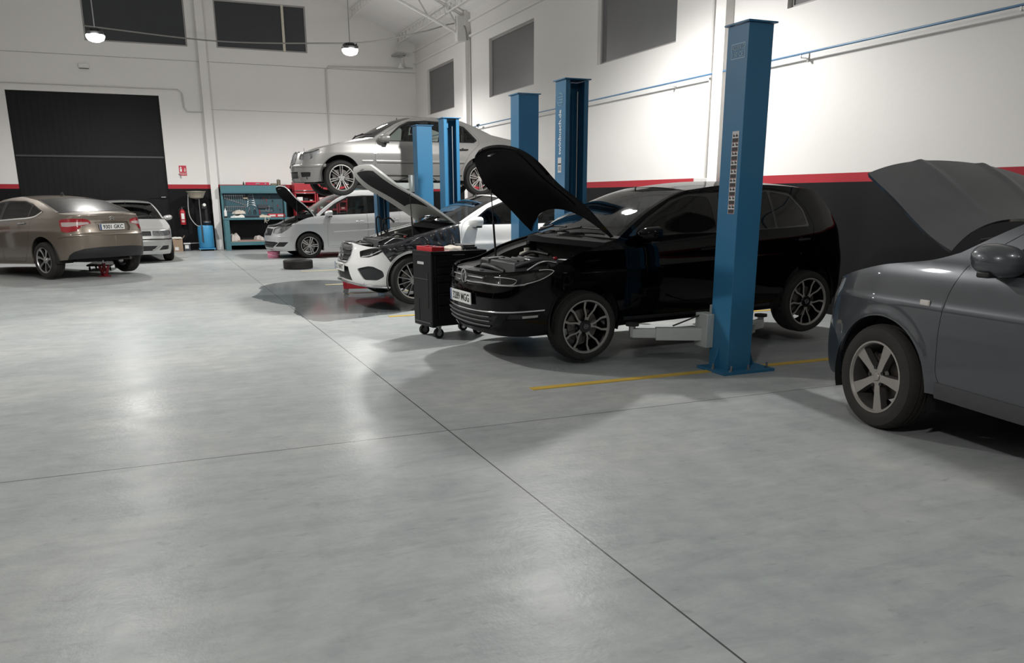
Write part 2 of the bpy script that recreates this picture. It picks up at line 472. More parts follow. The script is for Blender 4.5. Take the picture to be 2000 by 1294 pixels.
    d.box((-0.10, yo+0.095, 0.07), (0.09, 0.05, 0.12), DISC, rot=ry(0.7))
    d.build('brake_disc', w)
    return w

# ------------------------------------------------------------------ car body
class Car:
    def __init__(self, sp):
        self.sp = sp
        pts = sp['plan']
        o = spline(pts, 0.02, ghost0=(pts[1][0], -pts[1][1]), ghost1=(pts[-2][0], -pts[-2][1]))
        o[:, 0] = np.maximum.accumulate(o[:, 0]); o[:, 1] = np.maximum(o[:, 1], 0)
        seg = np.linalg.norm(np.diff(o, axis=0), axis=1); keep = np.r_[True, seg > 1e-6]; o = o[keep]
        S = np.r_[0, np.cumsum(np.linalg.norm(np.diff(o, axis=0), axis=1))]
        T = np.gradient(o, S, axis=0); T /= np.linalg.norm(T, axis=1)[:, None]
        T[0] = (0, 1); T[-1] = (0, -1)
        for _ in range(4): T[1:-1] = (T[:-2]+2*T[1:-1]+T[2:])/4
        T /= np.linalg.norm(T, axis=1)[:, None]
        self.S, self.O, self.NX, self.NW = S, o, -T[:, 1], T[:, 0]
        self.im = int(np.argmax(o[:, 1])); self.Smax = S[-1]
        self.si, self.fi, self.ri = sm_interp(sp['si']), sm_interp(sp['fi']), sm_interp(sp['ri'])
        self.rise = sp.get('rise', 0.0)
        self.hubs = sp['hubs']
    def d(self, p):
        """spec point -> (s, z)"""
        if p[0] == 'f': return (float(np.interp(p[1], self.O[:self.im+1, 1], self.S[:self.im+1])), p[2])
        if p[0] == 'r':
            return (float(np.interp(-p[1], -self.O[self.im:, 1], self.S[self.im:])), p[2])
        return (float(np.interp(p[0], self.O[:, 0], self.S)), p[1])
    def P(self, s, z):
        s = np.asarray(s, float); z = np.asarray(z, float)
        x = np.interp(s, self.S, self.O[:, 0]); w = np.interp(s, self.S, self.O[:, 1])
        nx = np.interp(s, self.S, self.NX); nw = np.interp(s, self.S, self.NW)
        zz = z-self.rise*(x-1.4)*np.clip((z-0.5)/0.3, 0, 1)
        ins = nw**2*self.si(zz)+nx**2*np.where(nx < 0, self.fi(z), self.ri(z))
        fl = self.sp.get('flare', 0.0)
        if fl:
            for hx, hz, ra in self.hubs:
                dd = np.hypot(x-hx, z-hz)-ra
                ins = ins-fl*np.exp(-(np.maximum(dd, 0)/0.05)**2)*nw**2*(z > 0.1)
        w2 = np.maximum(w-nw*ins, 0.0)
        return np.stack([x-nx*ins, -w2, z], -1)
    def N(self, s, z):
        e = 0.004
        a = self.P(s+e, z)-self.P(s-e, z); b = self.P(s, z+e)-self.P(s, z-e)
        n = np.cross(a, b); n /= (np.linalg.norm(n, axis=-1)[..., None]+1e-12)
        ends = (np.asarray(s) < 0.012) | (np.asarray(s) > self.Smax-0.012)
        n[..., 1] = np.where(ends, 0, n[..., 1])
        n /= (np.linalg.norm(n, axis=-1)[..., None]+1e-12)
        return n
    def at(self, p, off=0.0):
        s, z = self.d(p); q = self.P(np.array([s]), np.array([z]))[0]+off*self.N(np.array([s]), np.array([z]))[0]
        return Vector(q), Vector(self.N(np.array([s]), np.array([z]))[0])

    def top(self):
        secs = []
        for name, pts in self.sp['top']:
            D = [self.d(p) for p in pts]
            secs.append((name, spline(D, 0.035)))
        return secs
    def rail(self, name, pts, h, proud, m, parent, both=True, inner=0.004, smooth=30):
        D = [self.d(p) for p in pts]; Q = spline(D, 0.03) if len(D) > 2 else resample(D, 0.03, False)
        s, z = Q[:, 0], Q[:, 1]
        n = self.N(s, z)
        rows = []
        for dz, of in ((-h/2, -inner), (-h/2, proud*0.7), (-h/4, proud), (h/4, proud), (h/2, proud*0.7), (h/2, -inner)):
            rows.append(self.P(s, z+dz)+n*of)
        A = np.array(rows); M = A*np.array([1, -1, 1])
        c0, c1 = s[0] < 0.01, s[-1] > self.Smax-0.01
        if c0 and c1: sets = [np.concatenate([A, M[:, ::-1]], 1)]
        elif c0: sets = [np.concatenate([M[:, :0:-1], A], 1)]
        elif c1: sets = [np.concatenate([A, M[:, -2::-1]], 1)]
        else: sets = [A, M]
        for S_ in sets:
            b = MB(); b.grid([[tuple(p) for p in r] for r in S_], m)
            o = b.build(name, parent, smooth=smooth)
        return o

    def build(self):
        sp = self.sp; car = thing(sp['name'], sp['label'], 'car', sp['loc'], sp['rot'])
        self.car = car
        paint = sp['paint']
        secs = self.top(); self.secs = secs
        topl = np.vstack([q if i == 0 else q[1:] for i, (nm, q) in enumerate(secs)])
        bot = spline([self.d(p) for p in sp['bottom']], 0.05) if sp.get('smoothbot') else resample([self.d(p) for p in sp['bottom']], 0.04, False)
        bound = np.vstack([topl, bot[::-1]])
        # ---- regions
        regs = []
        for r in sp['regions']:
            D = [self.d(p) for p in r['pts']]
            if r.get('spl'): D = spline(D+[D[0]], 0.03, ghost0=D[-1], ghost1=D[1])[:-1]
            elif r.get('fil'): D = fillet(D, r['fil'])
            r = dict(r); r['poly'] = resample(D, 0.03); regs.append(r)
            if r.get('seam'): r['in'] = inset_poly(r['poly'], 0.004)
        V, Eg = [], []
        def loop(P):
            o = len(V); V.extend(P); n = len(P); Eg.extend([(o+i, o+(i+1) % n) for i in range(n)])
        loop(list(bound))
        for r in regs:
            loop(list(r['poly']))
            if 'in' in r: loop(list(r['in']))
        arcs = []
        for hx, hz, ra in self.hubs:
            sx = self.d((hx, 0))[0]
            c = np.array([(sx+ra*math.cos(t), hz+ra*math.sin(t)) for t in np.linspace(0, 2*PI, 72, endpoint=False)])
            arcs.append(c); loop(list(c))
        BP = np.array(V)
        g = sp.get('grid', 0.036)
        gs = np.arange(g/2, self.Smax, g); gz = np.arange(bound[:, 1].min(), bound[:, 1].max(), g)
        G = np.array([(a, b) for a in gs for b in gz])
        G = G[inside(bound, G[:, 0], G[:, 1])]
        dm = np.full(len(G), 9.0)
        for i in range(0, len(BP), 200):
            dd = np.hypot(G[:, None, 0]-BP[None, i:i+200, 0], G[:, None, 1]-BP[None, i:i+200, 1]).min(1); dm = np.minimum(dm, dd)
        G = G[dm > 0.012]
        allv = [Vector((float(p[0]), float(p[1]))) for p in V]+[Vector((float(p[0]), float(p[1]))) for p in G]
        vv, _, ff, _, _, _ = delaunay_2d_cdt(allv, Eg, [], 0, 1e-5)
        vv = np.array([(p.x, p.y) for p in vv]); ff = np.array([f for f in ff if len(f) == 3])
        ar = np.cross(vv[ff[:, 1]]-vv[ff[:, 0]], vv[ff[:, 2]]-vv[ff[:, 0]])
        ff[ar < 0] = ff[ar < 0][:, ::-1]
        ff = ff[np.abs(ar) > 1e-9]
        c = vv[ff].mean(1)
        ok = inside(bound, c[:, 0], c[:, 1])
        for a in arcs: ok &= ~inside(a, c[:, 0], c[:, 1])
        ff, c = ff[ok], c[ok]
        lab = np.full(len(ff), -1)
        for k, r in enumerate(regs):
            free = lab == -1
            if 'in' in r:
                i1 = inside(r['in'], c[:, 0], c[:, 1]); i2 = inside(r['poly'], c[:, 0], c[:, 1])
                lab[free & i1] = k; lab[free & i2 & ~i1] = 1000
            else:
                lab[free & inside(r['poly'], c[:, 0], c[:, 1])] = k
        P3 = self.P(vv[:, 0], vv[:, 1]); N3 = self.N(vv[:, 0], vv[:, 1])
        flip = np.array([1, -1, 1])
        def emit_tris(b, nrm, tri, m, off, side, depth):
            ids = np.unique(tri); mp = {int(i): j for j, i in enumerate(ids)}
            pos = (P3[ids]+N3[ids]*off)*(flip if side > 0 else 1)
            nr = N3[ids]*(flip if side > 0 else 1)
            o = len(b.v)
            fs = [tuple(mp[int(i)] for i in (t if side < 0 else t[::-1])) for t in tri]
            b.add(pos, fs, m)
            for j in range(len(ids)): nrm[o+j] = nr[j]
            if depth:
                cnt = {}
                for f in fs:
                    for a, bb in ((f[0], f[1]), (f[1], f[2]), (f[2], f[0])): cnt[(a, bb)] = 1
                ed = [(a, bb) for (a, bb) in cnt if (bb, a) not in cnt]
                vs, qs = [], []
                for a, bb in ed:
                    # no lip along the centre line
                    if abs(pos[a][1]) < 1e-3 and abs(pos[bb][1]) < 1e-3: continue
                    k = len(vs); vs += [pos[a], pos[bb], pos[bb]-nr[bb]*depth, pos[a]-nr[a]*depth]; qs.append((k+1, k, k+3, k+2))
                if vs: b.add(vs, qs, m)
        # ---- body
        b = MB(); nrm = {}
        for side in (-1, 1):
            emit_tris(b, nrm, ff[lab == -1], paint, 0, side, sp.get('depth', 0.02))
            if (lab == 1000).any(): emit_tris(b, nrm, ff[lab == 1000], SEAM, -0.010, side, 0)
        keyed = {}
        for k, r in enumerate(regs):
            t = ff[lab == k]
            if len(t) == 0: continue
            if r.get('key') == 'body':
                for side in (-1, 1): emit_tris(b, nrm, t, r['mat'], r.get('off', 0), side, r.get('depth', 0))
                continue
            if r.get('key') == 'hole': continue
            keyed.setdefault((r['key'], r.get('join', False)), []).append((r, t))
        # ---- top strips
        E3 = []
        st = sp['strip']
        self.rows = {}
        for nm, q in secs:
            p = self.P(q[:, 0], q[:, 1]); K = len(p)
            (c0, c1), (b0, b1) = st[nm]
            f = np.linspace(0, 1, K); W = -p[:, 1]
            cr = c0+(c1-c0)*f; bu = b0+(b1-b0)*f
            if nm in ('hood', 'deck'):
                k = np.clip(W/W.max(), 0, 1)**1.3; cr = cr*k; bu = bu*k
            vs = np.unique(np.r_[np.linspace(-1, 1, 57 if nm == 'hood' else 25), -0.945, 0.945])
            R = np.zeros((K, len(vs), 3))
            for j, v in enumerate(vs):
                e = 1-abs(v)**2.2
                R[:, j, 0] = p[:, 0]-bu*e; R[:, j, 1] = v*W; R[:, j, 2] = p[:, 2]+cr*e
            if nm == 'hood':
                for _ in range(10): R[2:-1, 1:-1] = R[2:-1, 1:-1]*.5+(R[1:-2, 1:-1]+R[3:, 1:-1])*.25
            cre = sp.get('hood_crease')
            if nm == 'hood' and cre:
                for v0, amp, wd in cre:
                    for j, v in enumerate(vs):
                        R[:, j, 2] += amp*math.exp(-((abs(v)-v0)/wd)**2)*np.clip((f-.30)*6, 0, 1)*np.clip((1-f)*3, 0, 1)
            self.rows[nm] = (vs, R)
        glassm = sp.get('screen_glass', GLASS_CLEAR)
        parts = []
        for nm, (vs, R) in self.rows.items():
            K = len(R)
            if nm == 'hood': continue
            if nm == 'deck' and sp.get('trunk'):
                continue
            rows = [[tuple(x) for x in r] for r in R]
            if nm in ('wind', 'rear'):
                k0, k1 = max(1, int(K*0.05)), K-1-max(1, int(K*0.06))
                jl = int(np.argmin(abs(vs+0.945))); jr = int(np.argmin(abs(vs-0.945)))
                b.grid(rows[:k0+1], sp.get('frit', GLOSS_BLK)); b.grid(rows[k1:], paint if nm == 'wind' else sp.get('frit', GLOSS_BLK))
                b.grid([r[:jl+1] for r in rows[k0:k1+1]], paint); b.grid([r[jr:] for r in rows[k0:k1+1]], paint)
                gb = MB(); gb.grid([r[jl:jr+1] for r in rows[k0:k1+1]], glassm if nm == 'wind' else sp.get('rear_glass', glassm))
                parts.append((gb, 'windshield' if nm == 'wind' else 'rear_window'))
            else:
                b.grid(rows, sp.get('roof_mat', paint) if nm == 'roof' else paint)
        b.build('body', car, normals=nrm)
        for gb, nm in parts: gb.build(nm, car, smooth=60)
        # headliner
        lb = MB(); vs, R = self.rows['roof']; lb.grid([[(x, y*0.97, z-0.035) for x, y, z in r] for r in R], sp.get('liner', LINER)); lb.build('headliner', car)
        # ---- keyed parts
        for (key, join), lst in keyed.items():
            for side in ((-1,) if join else (-1, 1)):
                bb = MB(); nn = {}
                for r, t in lst:
                    for sd in ((-1, 1) if join else (side,)):
                        emit_tris(bb, nn, t, r['mat'], r.get('off', 0), sd, r.get('depth', 0.015))
                o = bb.build(key, car, normals=nn)
                lamp = [r for r, t in lst if r.get('lamp')]
                if lamp:
                    r, t = [(r, t) for r, t in lst if r.get('lamp')][0]
                    hb = MB(); hn = {}
                    emit_tris(hb, hn, t, r.get('house', BLACK_PL), -r.get('hdep', 0.045), side, 0)
                    ho = hb.build('lamp_housing', o, normals=hn)
                    for (pt, rad) in r['lamp']:
                        q, n = self.at(pt, -0.038); ax = Vector((-1, -0.15, 0.0)).normalized()
                        if key.startswith('tail'): ax = Vector((1, -0.25, 0)).normalized()
                        if side > 0: q = Vector((q.x, -q.y, q.z)); ax.y *= -1
                        lb = MB(); lb.lathe([(0.0, 0.0), (rad*0.55, 0.004), (rad*0.85, 0.014), (rad, 0.028), (rad*1.06, 0.028)], REFLECTOR, n=24)
                        lb.lathe([(0.0, 0.022), (rad*0.28, 0.018), (rad*0.4, 0.006)], CHROME, n=16)
                        lo = lb.build('reflector', o); lo.location = q; lo.rotation_euler = ax.to_track_quat('Z', 'Y').to_euler()
        # ---- trunk lid
        if sp.get('trunk'):
            vs, R = self.rows['deck']; tb = MB(); tb.grid([[tuple(x) for x in r] for r in R], paint); tb.build('trunk_top', car)
        self.hood(); self.under(); self.inside()
        for f in sp.get('extra', []): f(self, car)
        for i, (hx, hz, ra) in enumerate(self.hubs):
            for side in (-1, 1):
                w = sp['wheel']; dz = w.get('drop', 0)
                yy = w['track']-w['width']/2
                wheel(car, (hx, side*yy, w['z']+dz+(w.get('drz', 0) if i == 1 else 0)), w['R'], w['rim'], w['width'], w['style'], side,
                      steer=(w.get('steer', 0) if i == 0 else 0), face=w.get('face', ALLOY), inner=w.get('inner'), rubber=w.get('rubber', RUBBER), spin=w.get('spin', 0)+i*0.4+(0.9 if side > 0 else 0))
        return car

    def hood(self):
        sp, car = self.sp, self.car
        vs, R = self.rows['hood']; k0 = int(np.argmax(R[:, -1, 1] > sp.get('hood_w0', 0.10)))
        if sp.get('hood_x0'): k0 = int(np.argmax(R[:, -1, 0] > sp['hood_x0']))
        R = R[k0:].copy()
        if sp.get('hood_start'):
            R = R[sp['hood_start']:]
        R[:, :, 1] *= 0.994
        tp = sp.get('hood_taper', 0)
        if tp: R[:, :, 1] *= (1-tp*np.linspace(1, 0, len(R))**1.5)[:, None]
        ang = sp.get('hood_open', 0)
        hx, hz = R[-1, 0, 0]-0.02, R[-1, 0, 2]
        rel = R-np.array([hx, 0, hz])
        du = np.gradient(rel, axis=0); dv = np.gradient(rel, axis=1)
        n = np.cross(du, dv); n /= (np.linalg.norm(n, axis=2)[..., None]+1e-9)
        if n[..., 2].mean() < 0: n = -n
        b = MB(); T = lambda r: [[tuple(x) for x in q] for q in r]
        K, J = rel.shape[:2]
        b.grid(T(rel), sp.get('hood_paint', sp['paint']))
        th = sp.get('hood_th', 0.024)
        inn = rel-n*th
        inn[:, :, 1] *= 0.985
        inn[0] += (rel[1]-rel[0])*0.3; inn[-1] += (rel[-2]-rel[-1])*0.3
        b.grid(T(inn[::-1]), sp.get('hood_under', BLACK_PL))
        for a, c in ((rel[0], inn[0]), (inn[-1], rel[-1]), (inn[:, 0], rel[:, 0]), (rel[:, -1], inn[:, -1])):
            b.grid(T(np.array([a, c])), sp['paint'])
        lf = sp.get('hood_lift', (0, 0))
        o = b.build('hood', car, loc=(hx+lf[0], 0, hz+lf[1]), rot=(math.radians(sp.get('hood_roll', 0)), math.radians(ang), 0), smooth=35)
        if ang:
            pb = MB(); k1, k2 = int(K*0.18), int(K*0.80); j1 = 2*sp.get('pad_j', 4); j2 = J-j1
            pad = (rel-n*(th+0.010))[k1:k2, j1:j2]; pad2 = (rel-n*(th-0.01))[k1:k2, j1:j2]
            pb.grid(T(pad[::-1]), sp.get('pad', BLACK_PL))
            for a, c in ((pad2[0], pad[0]), (pad[-1], pad2[-1]), (pad[:, 0], pad2[:, 0]), (pad2[:, -1], pad[:, -1])): pb.grid(T(np.array([a, c])), sp.get('pad', BLACK_PL))
            pb.build('insulation_pad', o, smooth=30)
            for sd in sp.get('struts', (-1, 1)):
                r = rel[int(K*.52), 3 if sd < 0 else J-4]-n[int(K*.52), J//2]*th
                p1 = o.matrix_basis @ Vector(r); p0 = Vector((hx+r[0]+.12, r[1]*.98, hz+r[2]-.05))
                q = MB(); q.cyl(p0, p0.lerp(p1, .55), .011, BLACK_PL, n=10); q.cyl(p0.lerp(p1, .5), p1, .006, STEEL if sp.get('strut_bright') else BLACK_PL, n=8); q.build('hood_strut', car)
            # latch striker
            lb = MB(); m = rel[0, J//2]-n[0, J//2]*th
            lb.tube([m+np.array([0.06, -0.03, 0]), m+np.array([0.05, -0.03, -0.06]), m+np.array([0.05, 0.03, -0.06]), m+np.array([0.06, 0.03, 0])], 0.006, STEEL)
            lb.build('latch_hook', o)
            self.bay(hx, hz)
    def bay(self, hx, hz):
        sp, car = self.sp, self.car
        vs, R = self.rows['hood']
        E = np.array([(r[-1, 0], r[-1, 1], r[-1, 2]) for r in [R[k:k+1][0] for k in range(len(R))]])
        E = E[E[:, 1] > 0.12]
        b = MB()
        for s in (-1, 1):
            rows = []
            for (dw, dz) in ((0, 0), (0.015, -0.02), (0.06, -0.03), (0.075, -0.05), (0.13, -0.07), (0.15, -0.38)):
                rows.append([(x+(0.06 if dz < -0.05 and x < 0.4 else 0), s*max(w-dw, 0.02), z+dz) for x, w, z in E])
            b.grid(rows[:3], sp['paint']); b.grid(rows[2:], DARK)
        zf = 0.46
        x0, x1 = E[0, 0]+0.10, hx-0.05; wf = 0.62
        b.add([(x0, -wf, zf), (x1, -wf, zf), (x1, wf, zf), (x0, wf, zf)], [(0, 1, 2, 3)], DARK)
        b.add([(x1, -wf-.1, zf), (x1, wf+.1, zf), (x1, wf+.1, hz-0.06), (x1, -wf-.1, hz-0.06)], [(0, 1, 2, 3)], DARK)
        b.build('engine_bay', car, fix=False)
        # plastic scuttle below the windscreen
        vs, Rw = self.rows['wind']; r0 = Rw[1]
        cb = MB(); rows = [[(x-dx, y*0.97, z+dz) for x, y, z in r0] for dx, dz in ((0.0, 0.0), (0.06, -0.035), (0.15, -0.05), (0.17, -0.10))]
        cb.grid(rows, mat('dull_scuttle_plastic', (.009, .009, .0095), .9, spec=.12)); cb.build('scuttle_panel', car)
        # slam panel
        pb = MB(); ze = E[0, 2]; xs = E[0, 0]
        pb.box((xs+0.13, 0, ze-0.035), (0.14, 1.0, 0.05), sp.get('slam', BLACK_PL)); pb.box((xs+0.10, 0, ze-0.015), (0.05, 0.24, 0.03), GREY_PL)
        pb.build('radiator_support', car, bevel=0.01)
        cx = xs+0.56; ez = hz-0.285
        eb = MB(); eb.box((cx, -0.02, ez), (0.46, 0.62, 0.16), GREY_PL, taper=(0.9, 0.92))
        for k in range(5): eb.box((cx-0.12+k*0.07, 0.02, ez+0.085), (0.03, 0.44, 0.02), BLACK_PL)
        eb.box((cx+0.05, -0.2, ez+0.09), (0.16, 0.12, 0.03), STEEL)
        eb.build('engine_cover', car, bevel=0.02)
        ab = MB(); ab.box((cx+0.22, -0.50, ez+0.0), (0.28, 0.2, 0.20), BLACK_PL); ab.cyl((cx+0.14, -0.46, ez+0.10), (cx+0.14, -0.46, ez+0.13), 0.02, RED_LENS); ab.cyl((cx+0.3, -0.54, ez+0.10), (cx+0.3, -0.54, ez+0.13), 0.02, STEEL)
        ab.build('battery', car, bevel=0.012)
        fb = MB(); fb.box((cx-0.06, 0.47, ez+0.0), (0.30, 0.24, 0.16), BLACK_PL, taper=(0.85, 0.85)); fb.build('air_filter_box', car, bevel=0.02)
        rb = MB(); rb.lathe([(0, -0.06), (0.075, -0.055), (0.09, 0.0), (0.075, 0.055), (0.03, 0.07), (0.03, 0.1), (0, 0.1)], mat('coolant_tank', (0.5, 0.48, 0.42), 0.4), o=(cx+0.30, 0.48, ez+0.05), n=20); rb.build('coolant_tank', car)
        for pts, r, m in (([(cx-0.20, 0.42, ez+0.0), (cx-0.27, 0.3, ez+0.02), (cx-0.27, 0.05, ez+0.02), (cx-0.22, -0.1, ez-0.02)], 0.028, BLACK_PL),
                          ([(cx-0.2, -0.32, ez+0.05), (cx-0.05, -0.40, ez+0.10), (cx+0.15, -0.36, ez+0.09), (cx+0.35, -0.25, ez+0.04)], 0.016, GREY_PL),
                          ([(cx+0.1, 0.36, ez+0.05), (cx+0.25, 0.30, ez+0.12), (cx+0.36, 0.1, ez+0.10)], 0.018, BLACK_PL),
                          ([(cx-0.15, -0.46, ez+0.02), (cx-0.02, -0.54, ez+0.10), (cx+0.1, -0.58, ez+0.08)], 0.012, STEEL)):
            hb = MB(); hb.tube(spline([list(p) for p in pts], 0.03), r, m); hb.build('hose', car)
        for s in (-1, 1):
            tb = MB(); tb.lathe([(0, 0.05), (0.03, 0.05), (0.035, 0.02), (0.07, 0.0), (0.09, -0.08)], DARK, o=(cx+0.36, s*0.60, ez+0.08), n=20); tb.build('strut_tower', car)
    def under(self):
        sp, car = self.sp, self.car; b = MB()
        zb = sp.get('under_z', 0.2); L = self.O[-1, 0]
        wm = self.O[:, 1].max()
        (hx0, hz0, r0), (hx1, hz1, r1) = self.hubs
        b.box(((hx0+hx1)/2, 0, zb+0.05), (hx1-hx0+0.9, 1.10, 0.06), DARK)
        b.box(((hx0+r0+hx1-r1)/2, 0, zb+0.07), (hx1-r1-hx0-r0+0.02, 2*wm-0.24, 0.06), DARK)
        for x in (hx0, hx1):
            b.cyl((x, -0.6, hz0), (x, 0.6, hz0), 0.035, DARK, n=10)
            b.box((x, 0, hz0-0.02), (0.3, 0.7, 0.12), DARK)
        b.tube([(hx0+0.4, 0.1, zb-0.0), (hx1-0.3, 0.15, zb), (hx1+0.1, 0.35, zb+0.03), (L-0.2, 0.4, zb+0.05)], 0.03, DISC, 10)
        # closing plates front and rear
        for sgn, x in ((-1, 0.25), (1, L-0.25)):
            b.box((x, 0, zb+0.12), (0.16, 1.25, 0.06), DARK)
            b.box((x, 0, 0.5), (0.05, 1.2, 0.36), DARK)
        b.build('underbody', car)
        for hx, hz, ra in self.hubs:
            for s in (-1, 1):
                lb = MB(); rows = []
                for yy in (wm-0.035, 0.56):
                    rows.append([(hx+(ra+0.012)*math.cos(t), s*yy, hz+(ra+0.012)*math.sin(t)) for t in np.linspace(-0.35, PI+0.35, 30)])
                lb.grid(rows, DARK)
                lb.ngon([(hx+(ra+0.01)*math.cos(t), s*0.56, hz+(ra+0.01)*math.sin(t)) for t in np.linspace(-0.35, PI+0.35, 30)], DARK)
                lb.build('wheel_arch_liner', car, smooth=50)
    def inside(self):
        sp, car = self.sp, self.car
        xw = sp['top'][1][1][0]; xb = xw[0]; belt = sp['belt']
        zf = sp.get('under_z', 0.2)+0.10
        db = MB(); xd = xb+0.34
        prof = [(xb+0.03, belt-0.06), (xb+0.30, belt-0.01), (xd+0.10, belt-0.03), (xd+0.14, belt-0.12), (xd+0.05, belt-0.32), (xd-0.1, zf+0.05), (xb+0.0, zf+0.1)]
        db.prism(prof, -0.66, 0.66, sp.get('trim', BLACK_PL), axis='y'); db.build('dashboard', car, bevel=0.02)
        sb = MB(); c = Vector((xd+0.24, -0.36, belt-0.10)); M = Matrix.Rotation(math.radians(-62), 3, 'Y')
        sb.tube([c+M @ Vector((0.185*math.cos(t), 0.185*math.sin(t), 0)) for t in np.linspace(0, 2*PI, 28, endpoint=False)], 0.015, BLACK_PL, 8, True)
        for t in (0.1, PI/2, PI-0.1+PI/1): sb.tube([c, c+M @ Vector((0.18*math.sin(t), 0.18*math.cos(t), 0))], 0.014, BLACK_PL, 8)
        sb.cyl(c-M @ Vector((0, 0, 0.02)), c+M @ Vector((0, 0, 0.03)), 0.06, BLACK_PL)
        sb.build('steering_wheel', car)
        xs = sp['seats']
        zs = zf+0.26
        ht = sp.get('seat_h', 0.62)
        def seat(x, y, w):
            q = MB()
            q.box((x, y, zs), (0.5, w, 0.16), SEAT_CLOTH, rot=ry(-0.12))
            q.box((x+0.33, y, zs+ht/2), (0.14, w*0.94, ht), SEAT_CLOTH, rot=ry(0.28), taper=(0.8, 0.82))
            if w < 0.7: q.box((x+0.47, y, zs+ht+0.10), (0.09, 0.26, 0.17), SEAT_CLOTH, rot=ry(0.2), taper=(0.8, 0.85))
            else:
                for yy in (-0.4, 0.4): q.box((x+0.46, y+yy, zs+ht+0.07), (0.09, 0.25, 0.13), SEAT_CLOTH, rot=ry(0.2))
            return q.build('front_seat' if w < 0.7 else 'rear_bench', car, bevel=0.04, seg=3)
        seat(xs[0], -0.37, 0.5); seat(xs[0], 0.37, 0.5); seat(xs[1], 0, 1.2)
        # door cards, seen through the glass
        for s in (-1, 1):
            xs_ = np.linspace(xb+0.12, xs[1]+0.45, 14); ss = np.array([self.d((x, 0))[0] for x in xs_])
            rows = []
            for z in (zf+0.02, 0.5, 0.7, belt-0.03):
                p = self.P(ss, np.full(len(ss), z)); p[:, 1] = -(-p[:, 1]-0.065); rows.append([(x, s*(-y), zz) for x, y, zz in p])
            b = MB(); b.grid(rows, sp.get('trim', BLACK_PL)); b.build('door_card', car)
        mb = MB(); xm, zm = self.rows['wind'][1][-1, 12, 0]-0.12, self.rows['wind'][1][-1, 12, 2]-0.11
        mb.box((xm, 0, zm), (0.03, 0.22, 0.06), BLACK_PL); mb.cyl((xm, 0, zm+0.02), (xm+0.02, 0, zm+0.12), 0.008, BLACK_PL); mb.build('rear_view_mirror', car, bevel=0.01)

# ---- reusable car details
def side_mirror(pt, size=(0.12, 0.125, 0.075), low=BLACK_PL, shell=None, reach=0.12, folded=False):
    def f(c, car):
        for s in (-1, 1):
            q, n = c.at(pt); m = shell or c.sp['paint']
            cx, cy, cz = q.x, q.y-reach-size[1]*0.55, q.z+0.02
            b = MB(); rows = []
            for i in range(9):
                t = PI/2*i/8; k = math.sin(t)**0.8; xx = cx-size[0]*math.cos(t)
                row = []
                for j in range(24):
                    a = 2*PI*j/24; ca, sa = math.cos(a), math.sin(a)
                    ry_ = abs(ca)**0.8*np.sign(ca)*size[1]*k; rz_ = abs(sa)**0.8*np.sign(sa)*size[2]*k
                    row.append((xx+0.02*abs(ry_)/size[1]*k, s*-(cy+ry_) if s > 0 else cy+ry_, cz+rz_+0.012*(-ry_)/size[1]))
                row.append(row[0]); rows.append(row)
            rows.append([(r[0]+0.03, r[1], r[2]) for r in rows[-1]])
            if folded:   # swung in against the door: shell faces outwards
                so = -1 if s < 0 else 1; y0 = so*(-cy)*1.0; y0 = cy if s < 0 else -cy
                rows = [[(cx+(p[1]-y0)*(-so), y0-so*(p[0]-cx)*1.0-so*.03, p[2]) for p in r] for r in rows]
            b.grid(rows, m)
            o = b.build('wing_mirror', car, smooth=50)
            y2 = cy if s < 0 else -cy
            g = MB(); g.ngon([(p[0]-0.012, y2+(p[1]-y2)*0.93, cz+(p[2]-cz)*0.93) for p in rows[-1][:-1]], mat('mirror_glass', (0.6, 0.62, 0.64), 0.05, 1.0, var=0.01)); g.build('mirror_glass', o) if not folded else None
            k = MB(); qy = q.y+0.01 if s < 0 else -q.y-0.01
            k.box((cx+0.01, (y2*0.75+qy*0.25), cz-size[2]*0.82), (0.08, abs(qy-y2)*1.1+0.08, 0.035), low); k.build('mirror_foot', o, bevel=0.01)
    return f
def handle(pt, m=None, L=0.19, cup=True):
    def f(c, car):
        for s in (-1, 1):
            q, n = c.at(pt); b = MB()
            sy = s if s > 0 else -1
            y = q.y if s < 0 else -q.y
            o = -1 if s < 0 else 1
            b.tube([(q.x-L/2, y+o*0.0, q.z), (q.x-L/2+0.02, y+o*0.028, q.z), (q.x+L/2-0.02, y+o*0.028, q.z+0.004), (q.x+L/2, y+o*0.0, q.z+0.004)], 0.013, m or c.sp['paint'], 8)
            if cup: b.lathe([(0, 0.002), (0.032, 0.001), (0.034, -0.004)], SEAM, o=(q.x-0.01, y-o*0.0, q.z-0.004), axis='y', n=16)
            b.build('door_handle', car)
    return f
def plate(text, pt, tilt=0.0, rear=False, w=0.52, band=True, off=0.012):
    def f(c, car):
        q, n = c.at(pt); x = q.x+(-off if not rear else off)
        b = MB(); d = -1 if not rear else 1
        M = ry(tilt)
        b.box((0, 0, 0), (0.012, w, 0.112), PLATE_WHITE)
        o = b.build('license_plate', car, loc=(x, 0, q.z), rot=(0, tilt, 0), bevel=0.004)
        ex, ey, ez = ((0, -1, 0), (0, 0, 1), (-1, 0, 0)) if not rear else ((0, 1, 0), (0, 0, 1), (1, 0, 0))
        dx = d*0.0068
        text_mesh('plate_characters', text, 0.098, PLATE_BLACK, o, frame((dx, -ex[1]*-0.02, -0.002), ex, ey, ez), width=w*0.80, bold=.0022)
        if band:
            e = MB(); e.box((dx, -ex[1]*(w/2-0.022), 0), (0.002, 0.04, 0.108), PLATE_BLUE); e.build('plate_blue_band', o)
    return f
def roof_aerial(x, z):
    def f(c, car):
        b = MB(); b.box((x, 0, z+0.03), (0.12, 0.035, 0.06), BLACK_PL, taper=(0.35, 0.4)); b.build('roof_aerial', car, bevel=0.008)
    return f
